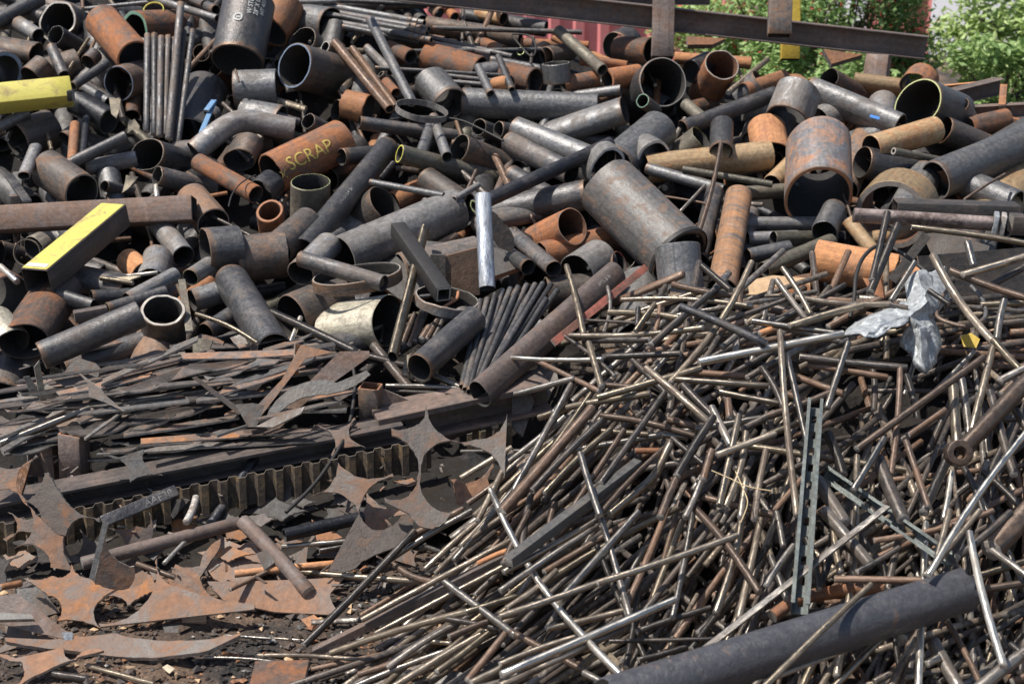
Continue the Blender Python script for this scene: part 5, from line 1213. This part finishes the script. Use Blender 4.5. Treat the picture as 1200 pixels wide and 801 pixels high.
def offcuts():
    for i in range(95):
        x = RNG.uniform(-30, 620); y = RNG.uniform(395, 640) if i < 48 else RNG.uniform(560, 690)
        if x > edge_x(y) - 40: continue
        s = RNG.uniform(10, 26); n = RNG.choice((4, 5))
        sp = []
        for k in range(n):
            a = 2 * math.pi * k / n + RNG.uniform(-.3, .3); px, py = x + s * math.cos(a) * 1.6, y + s * math.sin(a) * .55
            if k == 0: sp.append((px, py)); first = (px, py)
            else: sp.append(((px + sp[-1][-2]) / 2 * .8 + x * .2, (py + sp[-1][-1]) / 2 * .8 + y * .2, px, py))
        sp.append(((first[0] + sp[-1][-2]) / 2 * .8 + x * .2, (first[1] + sp[-1][-1]) / 2 * .8 + y * .2, first[0], first[1]))
        plate(sp, RNG.uniform(-.1, .12) + (.04 if i > 47 else 0), (RNG.uniform(-.3, .3), -.55, .8), .008, RNG.choice(('plate', 'plate_dark', 'plate_dark', 'plate_orange', 'pk', 'girder')), None, 'scrap_offcut', 'metal offcut', 'small plate offcuts between the yard plates')
offcuts()
# ------------------------------------------------------------------ ground, heap cores, grit
def dirt_mat():
    m = bpy.data.materials.new('dirt'); m.use_nodes = True; nt = m.node_tree; L = nt.links.new; bs = nt.nodes['Principled BSDF']
    tc = nd(nt, 'ShaderNodeTexCoord')
    n1 = nd(nt, 'ShaderNodeTexNoise', Scale=1.6, Detail=8.0, Roughness=.7, Distortion=.5); n2 = nd(nt, 'ShaderNodeTexNoise', Scale=38.0, Detail=8.0, Roughness=.75)
    v = nd(nt, 'ShaderNodeTexVoronoi', Scale=55.0)
    for n in (n1, n2, v): L(tc.outputs['Object'], n.inputs['Vector'])
    r = nd(nt, 'ShaderNodeValToRGB'); e = r.color_ramp.elements; e[0].position = .4; e[0].color = (.035, .03, .027, 1); e[1].position = .55; e[1].color = (.15, .098, .066, 1)
    L(n1.outputs['Fac'], r.inputs[0])
    r2 = nd(nt, 'ShaderNodeMapRange'); r2.inputs['From Min'].default_value = .32; r2.inputs['From Max'].default_value = .7; r2.inputs['To Min'].default_value = .45; r2.inputs['To Max'].default_value = 1.9
    L(n2.outputs['Fac'], r2.inputs['Value'])
    s = nd(nt, 'ShaderNodeVectorMath', operation='SCALE'); L(r.outputs[0], s.inputs[0]); L(r2.outputs[0], s.inputs['Scale']); L(s.outputs[0], bs.inputs['Base Color'])
    bs.inputs['Roughness'].default_value = .95
    b = nd(nt, 'ShaderNodeBump', Strength=.8, Distance=.02); L(n2.outputs['Fac'], b.inputs['Height']); b2 = nd(nt, 'ShaderNodeBump', Strength=.5, Distance=.012); L(v.outputs['Distance'], b2.inputs['Height']); L(b.outputs[0], b2.inputs['Normal']); L(b2.outputs[0], bs.inputs['Normal'])
    MATS['dirt'] = m
dirt_mat()
def ground():
    xs = [-80, -40, -20, -10, -6, -4] + [-3.2 + .08 * k for k in range(56)] + [1.6, 2.5, 4, 6, 10, 20, 40, 80]
    ys = [-20, -5, 0, 2, 3.4] + [3.8 + .08 * k for k in range(56)] + [9, 11, 14, 20, 30, 50, 90, 160]
    V = []; Fc = []
    for y in ys:
        for x in xs:
            z = .035 * noise.noise((x * 1.1, y * 1.1, 0)) + .022 * noise.noise((x * 4, y * 4, 3)) + .012 * noise.noise((x * 13, y * 13, 5)) if abs(x) < 3.3 and 3 < y < 9 else 0
            V.append(Vector((x, y, z - .01)))
    w = len(xs)
    for j in range(len(ys) - 1):
        for i in range(w - 1): Fc.append([j * w + i, j * w + i + 1, (j + 1) * w + i + 1, (j + 1) * w + i])
    o = mk('ground', V, Fc, ['dirt'], None, None, smooth=80); o['kind'] = 'structure'; o['label'] = 'brown and black dirt ground of the scrap yard'; o['category'] = 'ground'
ground()
def core(name, tf, off, x0, x1, y0, y1, label, cond=None, mat='core'):
    V = []; Fc = []; nx = int((x1 - x0) / 16); ny = int((y1 - (y0 or 0)) / 13)
    ids = {}
    for j in range(ny + 1):
        for i in range(nx + 1):
            x = x0 + (x1 - x0) * i / nx; yt = sky_y(x) + 6 if y0 is None else y0; y = yt + (y1 - yt) * j / ny
            t = tf(x, y) + off(x, y) + .09 * noise.noise((x * .03, y * .04, 1)) + .04 * noise.noise((x * .11, y * .14, 6))
            p = at(x, y, t)
            if p.z < -.05: p = at(x, y, t_ground(y)) - Vector((0, 0, .05)) if y > 300 else p
            ids[i, j] = len(V); V.append(p)
    for j in range(ny):
        for i in range(nx): Fc.append([ids[i, j], ids[i, j + 1], ids[i + 1, j + 1], ids[i + 1, j]])
    # the far side of the heap falls away to the ground
    back = []
    for i in range(nx + 1):
        p = V[ids[i, 0]]; q = Vector((p.x * 1.1, p.y + 2.2, -.1)); back.append(len(V)); V.append(q)
    for i in range(nx): Fc.append([ids[i, 0], ids[i + 1, 0], back[i + 1], back[i]])
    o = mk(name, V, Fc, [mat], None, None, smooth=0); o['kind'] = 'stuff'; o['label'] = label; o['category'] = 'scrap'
steel('core', (.014, .011, .009), (.03, .021, .016), .4, .8, .1, scale=8, bump=.8)  # scrap coloured near-black, so the shade of the gaps is in the skin
core('heap_core', t_back, lambda x, y: .58 if y < 430 else .58 - .25 * sstep(430, 600, y), -260, 1420, None, 700, 'packed scrap between the pipes of the big heap, coloured near-black as gap shade')
core('rod_heap_core', t_rods, lambda x, y: .42 + .35 * (1 - mask(x, max(y, 336))), 300, 1420, 345, 860, 'packed scrap between the rods, coloured near-black as gap shade')
def grit():
    V = []; Fc = []; Mi = []; sk = ['dirt', 'girder', 'or', 'plate_grey', 'wood', 'edge']
    for i in range(5200):
        px = RNG.uniform(-60, 640); py = RNG.uniform(640, 860) if RNG.random() < .9 else RNG.uniform(560, 640)
        g = at(px, py, t_ground(py)); s = RNG.choice((.004, .006, .008, .011, .016)) * RNG.uniform(.7, 1.3); n = len(V)
        big = RNG.random() < .01
        if big: s = .025
        z0 = .035 * noise.noise((g.x * 1.1, g.y * 1.1, 0)) + .022 * noise.noise((g.x * 4, g.y * 4, 3)) - .008
        for (a, b, c) in ((1, 0, 0), (-1, 0, 0), (0, 1, 0), (0, -1, 0), (0, 0, 1), (0, 0, -1)):
            V.append(Vector((g.x + a * s * RNG.uniform(.5, 1.5) + RNG.uniform(-s, s) * .4, g.y + b * s * RNG.uniform(.5, 1.5) + RNG.uniform(-s, s) * .4, z0 + s * .4 + c * s * RNG.uniform(.3, .8))))
        for a in (0, 1):
            for b, c in ((2, 4), (4, 3), (3, 5), (5, 2)):
                Fc.append([n + a, n + b, n + c] if a == 0 else [n + a, n + c, n + b])
        Mi += [RNG.choices(range(6), (10, 4, 2, 2, 1, 1))[0]] * 8
    o = mk('gravel', V, Fc, sk, Mi, None, smooth=0); o['kind'] = 'stuff'; o['label'] = 'loose brown grit and tiny metal chips over the dirt'; o['category'] = 'gravel'
grit()
def swarf():
    """flakes of scale and slivers caught between the yard plates and in the rod heap"""
    V = []; Fc = []; Mi = []; sk = ['plate_grey', 'plate', 'edge', 'or', 'girder', 'rr']
    for i in range(900):
        if RNG.random() < .55: px = RNG.uniform(-30, 560); py = RNG.uniform(400, 690); t = t_back(px, py) + RNG.uniform(-.25, .25)
        else: px = RNG.uniform(-30, 1230); py = RNG.uniform(sky_y(px) + 12, 430); t = t_back(px, py) + RNG.uniform(.05, .4)
        g = at(px, py, t)
        if g.z < .02: g.z = .03
        l = RNG.uniform(.008, .032); w = RNG.uniform(.003, .008); d = Vector((RNG.uniform(-1, 1), RNG.uniform(-1, 1), RNG.uniform(-.4, .4))).normalized(); s = d.cross(Vector((RNG.uniform(-.3, .3), RNG.uniform(-.3, .3), 1))).normalized(); u = d.cross(s) * .002; n = len(V)
        for q in (-d * l - s * w, d * l - s * w * .3, d * l * .7 + s * w, -d * l * .8 + s * w): V += [g + q + u, g + q - u]
        for q in ((0, 2, 4, 6), (1, 7, 5, 3), (0, 1, 3, 2), (2, 3, 5, 4), (4, 5, 7, 6), (6, 7, 1, 0)): Fc.append([n + k for k in q])
        Mi += [RNG.choice((0, 0, 1, 4, 4, 5))] * 6
    o = mk('metal_debris', V, Fc, sk, Mi, None, smooth=0); o['kind'] = 'stuff'; o['label'] = 'small slivers and flakes of scrap lodged in the gaps'; o['category'] = 'debris'
swarf()
# ------------------------------------------------------------------ behind the heap: red container, white wall, trees
def leaf_mat(name, a, b):
    m = bpy.data.materials.new(name); m.use_nodes = True; nt = m.node_tree; L = nt.links.new; bs = nt.nodes['Principled BSDF']
    g = nd(nt, 'ShaderNodeNewGeometry'); mx = nd(nt, 'ShaderNodeMix', data_type='RGBA'); mx.inputs[6].default_value = (*a, 1); mx.inputs[7].default_value = (*b, 1)
    L(g.outputs['Random Per Island'], mx.inputs[0]); L(mx.outputs[2], bs.inputs['Base Color']); bs.inputs['Roughness'].default_value = .5
    tr = nd(nt, 'ShaderNodeBsdfTranslucent'); L(mx.outputs[2], tr.inputs['Color']); ms = nd(nt, 'ShaderNodeMixShader'); ms.inputs[0].default_value = .35
    out = nt.nodes['Material Output']; L(bs.outputs[0], ms.inputs[1]); L(tr.outputs[0], ms.inputs[2]); L(ms.outputs[0], out.inputs['Surface']); MATS[name] = m
leaf_mat('leaf_a', (.2, .33, .1), (.42, .56, .22)); leaf_mat('leaf_b', (.13, .23, .08), (.3, .43, .16)); leaf_mat('leaf_c', (.36, .5, .16), (.58, .7, .32))
plain('bark', (.13, .1, .075), .9); plain('flower', (.5, .06, .05), .6); plain('red_wall', (.82, .28, .27), .5, 0, .12, 3); plain('white_wall', (.75, .76, .8), .8, 0, .06); plain('wall_grey', (.35, .38, .45), .8)
def tree(cx, cy, cz, rx, ry, rz, n, size, mat, label, name='leafy_tree', lump=.55, seed=0, flowers=0, cat='tree'):
    root = empty(name, (cx, cy, 0)); r = random.Random(seed)
    pts = [Vector((0, 0, -.1)), Vector((.1, .05, cz * .4)), Vector((-.05, 0, cz * .75)), Vector((.05, 0, cz + rz * .5))]
    V, Fc, Mi = tube_mesh(bent(pts), max(.05, rx * .07), 0, 'round', 12, 0, 0, .1, (1, 1), .35)
    for k in range(9):
        a = r.uniform(0, 6.28); p0 = Vector((0, 0, cz * r.uniform(.35, .95))); p1 = Vector((math.cos(a) * rx * .75, math.sin(a) * ry * .75, cz + rz * r.uniform(-.4, .7)))
        v, f, mi = tube_mesh([p0, p0.lerp(p1, .5) + Vector((0, 0, -.08)), p1], max(.02, rx * .025), 0, 'round', 7, 0, 0, .1, (1, 1), .3); q = len(V); V += v; Fc += [[q + i for i in g] for g in f]; Mi += mi
    mk('trunk', V, Fc, ['bark', 'bark'], Mi, None, root, 60)
    V = []; Fc = []; Mi = []
    lumps = []
    for k in range(34):
        d = Vector((r.gauss(0, 1), r.gauss(0, 1), r.gauss(0, 1))).normalized() * r.uniform(.45, .95)
        lumps.append((Vector((d.x * rx, d.y * ry, cz + d.z * rz)), r.uniform(.2, .42) * min(rx, rz)))
    for i in range(n):
        c, s = lumps[r.randrange(len(lumps))]
        d = Vector((r.gauss(0, 1), r.gauss(0, 1), r.gauss(0, 1))).normalized() * (s * r.uniform(.3, 1.0) ** .6)
        p = c + d + Vector((0, 0, -abs(r.gauss(0, .05))))
        if p.z < .03: continue
        a = Vector((r.gauss(0, 1), r.gauss(0, 1), r.gauss(0, .6))).normalized(); b = a.cross(Vector((r.gauss(0, .5), r.gauss(0, .5), 1))).normalized()
        l = size * r.uniform(.6, 1.3); q = len(V); nn = a.cross(b) * l * .15
        V += [p - a * l, p - a * l * .1 + b * l * .45 + nn, p + a * l, p - a * l * .1 - b * l * .45 + nn]
        Fc.append([q, q + 1, q + 2, q + 3]); Mi.append(1 if (flowers and r.random() < flowers) else 0)
    mk('crown', V, Fc, [mat, 'flower'], Mi, None, root, 0)
    x, y, t = proj(Vector((cx, cy, cz)))
    root['label'] = label; root['category'] = cat; root['group'] = 'trees and bushes behind the heap'
    return root
def wpos(px, py, t): return at(px, py, t)
def T(px, py, t, rx, rz, n, size, mat, label, seed, **k):
    p = at(px, py, t); tree(p.x, p.y, max(rz * .7, p.z), rx, rx * .8, rz, n, size, mat, label, seed=seed, **k)
T(1218, 20, 14.5, 1.0, 1.15, 9500, .055, 'leaf_c', 'bright green leafy tree at the photo edge, behind the lime-rimmed pipe', 1)
T(1265, 0, 15.5, 1.3, 1.5, 6500, .055, 'leaf_a', 'green tree partly outside the photo beside the bright one', 2)
T(1180, 95, 13.2, .6, .5, 5000, .045, 'leaf_a', 'low green bush under the bright leafy tree', 3)
T(905, 40, 13.6, .85, .8, 7000, .04, 'leaf_a', 'flowering bush with red specks behind the yellow post', 4, flowers=.05)
T(835, 20, 14.2, .75, .75, 5500, .04, 'leaf_c', 'light green bush between the skyline posts', 5, flowers=.04)
T(1000, 10, 13.9, .85, .95, 7500, .04, 'leaf_b', 'dark green bush hiding most of the red panel', 6, flowers=.05)
T(1035, 60, 14.4, .5, .75, 5000, .04, 'leaf_b', 'dark bush beside the gap with the white wall', 7)
T(960, 95, 12.8, .8, .5, 5000, .04, 'leaf_a', 'low bush directly behind the heap crest', 8, flowers=.03)
# corrugated container side
def container(x0, x1, y, ztop, label, dep=2.4):
    V = []; Fc = []; prof = []
    s = x0; per = .28
    while s < x1: prof += [(s, 0), (s + per * .35, 0), (s + per * .5, .04), (s + per * .85, .04)]; s += per
    prof.append((s, 0)); xe = s
    pts = [(a, y + b) for a, b in prof] + [(xe, y + dep), (x0, y + dep)]
    n = len(pts); V = [Vector((a, b, .12)) for a, b in pts] + [Vector((a, b, ztop)) for a, b in pts]
    Fc = [[j, (j + 1) % n, n + (j + 1) % n, n + j] for j in range(n)] + [list(range(n, 2 * n)), list(range(n))[::-1]]
    root = empty('shipping_container', (x0, y, 0))
    mk('body', [v - Vector((x0, y, 0)) for v in V], Fc, ['red_wall'], None, None, root, 0)
    for z in (.06, ztop - .06):
        v = []; 
        for xx in (x0 - .02, xe + .02):
            for yy, zz in ((y - .03, z - .06), (y + .05, z - .06), (y + .05, z + .06), (y - .03, z + .06)): v.append(Vector((xx - x0, yy - y - .021, zz)))
        mk('rail', v, [[0, 3, 2, 1], [4, 5, 6, 7], [0, 1, 5, 4], [1, 2, 6, 5], [2, 3, 7, 6], [3, 0, 4, 7]], ['red_wall'], None, None, root, 0)
    root['label'] = label; root['category'] = 'container'
container(-3.2, 2.55, 16.4, 2.6, 'red corrugated container behind the heap and skyline beam')
container(4.05, 4.5, 16.0, 2.6, 'narrow red panelled unit glimpsed among the bushes', .6)
def wall():
    V = []; Fc = []
    def bx(a, b, c, d, e, f):
        n = len(V)
        for z in (e, f):
            for x, y in ((a, c), (b, c), (b, d), (a, d)): V.append(Vector((x, y, z)))
        for q in ((0, 3, 2, 1), (4, 5, 6, 7), (0, 1, 5, 4), (1, 2, 6, 5), (2, 3, 7, 6), (3, 0, 4, 7)): Fc.append([n + k for k in q])
    bx(4.6, 11, 20.2, 20.5, -.1, 4.6); root = empty('white_building', (4.6, 24, 0)); root.rotation_euler.z = -.7
    mk('wall', [v - Vector((5, 20, 0)) for v in V], Fc, ['white_wall'], None, None, root, 0)
    for k in range(5):
        V.clear(); Fc.clear(); bx(5.2 + k * 1.15, 5.75 + k * 1.15, 20.16, 20.22, 1.2, 2.3); mk('window', [v - Vector((5, 20, 0)) for v in V], Fc, ['wall_grey'], None, None, root, 0)
    root['label'] = 'white building showing through the gap between the trees'; root['category'] = 'building'
wall()
# ------------------------------------------------------------------ labels: each thing told apart by look and by its neighbours
MARKS = [('yellow box beam', 50, 115), ('upright rod bundle', 195, 100), ('white-lettered pipe', 285, 40), ('green-rimmed pipe', 165, 35), ('blue-grey rimmed pipe', 380, 88), ('honeycomb bundle', 440, 25), ('SCRAP-chalked pipe', 358, 186), ('yellow-rimmed olive pipe', 520, 195), ('brown box beam', 100, 252), ('yellow-topped tube', 82, 285), ('thick-walled short pipe', 191, 375), ('standing cup-like pipe', 364, 232), ('wide flat ring', 418, 328), ('cream pipe', 420, 378), ('silver-blue pipe', 569, 283), ('fanned tube bundle', 595, 395), ('orange open-mouthed pipe', 645, 275), ('huge grey pipe', 755, 255), ('red flat bar', 700, 358), ('rust-banded pipe', 857, 280), ('rust-rimmed wide pipe', 959, 200), ('lime-rimmed pipe', 1080, 122), ('ochre pipe', 1058, 165), ('black square beam', 1120, 248), ('fat orange pipe', 1000, 312), ('galvanised torn sheet', 1085, 350), ('upright slotted strut', 948, 580), ('slanted slotted strut', 1035, 600), ('rusty eye link', 1150, 500), ('thick broken-ended pipe', 930, 755), ('pale square bar', 680, 597), ('long brown angle', 490, 700), ('skyline beam', 760, 20), ('large star-cut plate', 530, 530), ('brassy ribbed decking', 395, 545), ('lens-shaped plate', 145, 756), ('grey triangular plate', 210, 705), ('rusty square tube', 86, 525), ('brown square tube', 435, 470), ('steel hoop', 494, 134), ('yellow-mouthed pipe', 60, 412), ('drum-like pipe', 300, 302), ('big open pipe', 775, 100), ('pale-beaded rusty pipe', 845, 85), ('long dusty pipe', 640, 395), ('thick steel ring', 525, 352), ('crossing black pipe', 640, 200), ('timber board', 912, 335), ('kinked straw stalks', 868, 570), ('lens plate tip', 280, 750), ('hooked plate', 330, 700), ('long brown bar', 190, 636), ('black hose', 1010, 320), ('curled band', 1125, 360), ('flat grey strip', 930, 680)]
CN = {'dk': 'dark grey', 'bl': 'blue-black', 'gy': 'grey', 'br': 'brown', 'ru': 'rust-orange', 'lr': 'rust-patched grey', 'or': 'orange-brown', 'oc': 'ochre', 'ol': 'olive', 'pg': 'pale grey', 'cr': 'cream', 'sv': 'silvery', 'pk': 'dusty brown', 'rb': 'bright', 'rg': 'grey', 'rd': 'dark', 'rr': 'rusty', 'rs': 'silvery', 'ro': 'olive', 'plate': 'mottled', 'plate_orange': 'orange', 'plate_grey': 'grey', 'plate_dark': 'dark', 'girder': 'brown', 'edge': 'pale', 'rim_rust': 'rusty'}
def tilt(a, kind):
    if a is None: return ''
    if a < 12 or a > 168: return 'level'
    if 78 < a < 102: return 'upright'
    if a < 45: return 'gently rising'
    if a < 79: return 'steep'
    if a > 135: return 'gently falling'
    return 'steeply falling'
def size(th):
    w = th['w']
    if th['kind'] == 'plate': return ''
    if th['kind'] == 'rod': return ('long' if th['ln'] > 140 else 'short' if th['ln'] < 55 else 'mid-length') + (' thin' if w < 7.2 else ' stout' if w > 9.8 else '')
    return 'thin' if w < 12 else 'narrow' if w < 21 else 'medium' if w < 34 else 'wide' if w < 50 else 'very wide'
def rel(dx, dy):
    if abs(dx) < 22 and abs(dy) < 16: return 'touching'
    if abs(dy) > abs(dx) * .7: return 'above' if dy < 0 else 'below'
    return 'left of' if dx < 0 else 'right of'
NOUN = {'pipe': 'pipe', 'rod': 'rod', 'plate': 'plate'}
ORD = ['', 'second ', 'third ', 'fourth ', 'fifth ', 'sixth ', 'seventh ', 'eighth ']
def autolabel():
    heads = {}
    for th in THINGS:
        noun = {'thin_tube': 'tube', 'steel_bar': 'bar', 'scrap_offcut': 'offcut', 'thin_plate': 'thin plate', 'skeleton_plate': 'star-cut plate'}.get(th['o'].name.split('.')[0], NOUN.get(th['kind'], th['kind']))
        if th['extra'] == 'fanned': noun = 'tube in the tied fan'
        if th['extra'] == 'honeycomb': noun = 'honeycomb bundle tube'
        hd = ' '.join(x for x in (size(th), CN.get(th['mat'], ''), tilt(th['ang'], th['kind']), noun) if x)
        if th['kind'] == 'pipe' and th['extra'] == 'deep': hd = hd.replace(' pipe', ' half-buried pipe')
        th['hd'] = hd; heads.setdefault(hd, []).append(th)
    seen = {th['label'] for th in THINGS if th['label']}
    for th in THINGS:
        if th['label']: continue
        same = heads[th['hd']]; best = []
        for m in MARKS:
            d0 = math.hypot(m[1] - th['x'], m[2] - th['y'])
            if d0 > 330: continue
            r = rel(th['x'] - m[1], th['y'] - m[2])
            k = sum(1 for t in same if t is not th and math.hypot(m[1] - t['x'], m[2] - t['y']) < d0 + .01)
            j = sum(1 for t in same if t is not th and rel(t['x'] - m[1], t['y'] - m[2]) == r and math.hypot(m[1] - t['x'], m[2] - t['y']) < d0 + .01)
            if k < 8: best.append((k * 130 + d0, f"{ORD[k]}closest {th['hd']} to the {m[0]}"))
            if j < 8 and r != 'touching': best.append((j * 130 + d0 + 25, f"{ORD[j]}closest {th['hd']} {r} the {m[0]}"))
        best = sorted(b for b in best if b[1] not in seen and len(b[1].split()) <= 16)
        lab = best[0][1] if best else th['hd'] + ' among its like in the heap'
        seen.add(lab); th['label'] = lab
    for th in THINGS:
        o = th['o']; o['label'] = th['label']; o['category'] = th['cat']
        if th['group']: o['group'] = th['group']
autolabel()
# anything small that would sink under the dirt is lifted back onto it
for o in list(COL.objects):
    if '_R' in o: del o['_R']

# ------------------------------------------------------------------ light, sky, camera
SUN_EL, SUN_AZ = 64.0, -101.0       # azimuth from +Y, clockwise; the sun stands high behind the viewer's left shoulder
el = math.radians(SUN_EL); az = math.radians(SUN_AZ)
sd = Vector((math.sin(az) * math.cos(el), math.cos(az) * math.cos(el), math.sin(el)))
w = bpy.data.worlds.new('World'); sc.world = w; w.use_nodes = True
nt = w.node_tree; bg = nt.nodes['Background']; st = nt.nodes.new('ShaderNodeTexSky'); st.sky_type = 'NISHITA'; st.sun_disc = False
st.sun_elevation = el; st.sun_rotation = az; st.air_density = 1.0; st.dust_density = 1.5
nt.links.new(st.outputs[0], bg.inputs['Color']); bg.inputs['Strength'].default_value = 0.1
ld = bpy.data.lights.new('sun', 'SUN'); ld.energy = 4.7; ld.angle = math.radians(.5); ld.color = (1, .955, .88)
lo = bpy.data.objects.new('sun', ld); COL.objects.link(lo); lo.rotation_euler = sd.to_track_quat('Z', 'Y').to_euler()
cd = bpy.data.cameras.new('camera'); co = bpy.data.objects.new('camera', cd); COL.objects.link(co)
co.location = CAM; co.rotation_euler = (math.radians(90) - PITCH, 0, 0); cd.sensor_width = 36; cd.lens = F / 1200 * 36; cd.clip_end = 500; cd.clip_start = .05
cd.dof.use_dof = True; cd.dof.focus_distance = 6.0; cd.dof.aperture_fstop = 3.6
sc.camera = co
sc.view_settings.view_transform = 'Standard'; sc.view_settings.look = 'None'; sc.view_settings.gamma = 1; sc.view_settings.exposure = 0.3
sc.cycles.max_bounces = 5; sc.cycles.diffuse_bounces = 3; sc.cycles.glossy_bounces = 3; sc.cycles.use_denoising = True
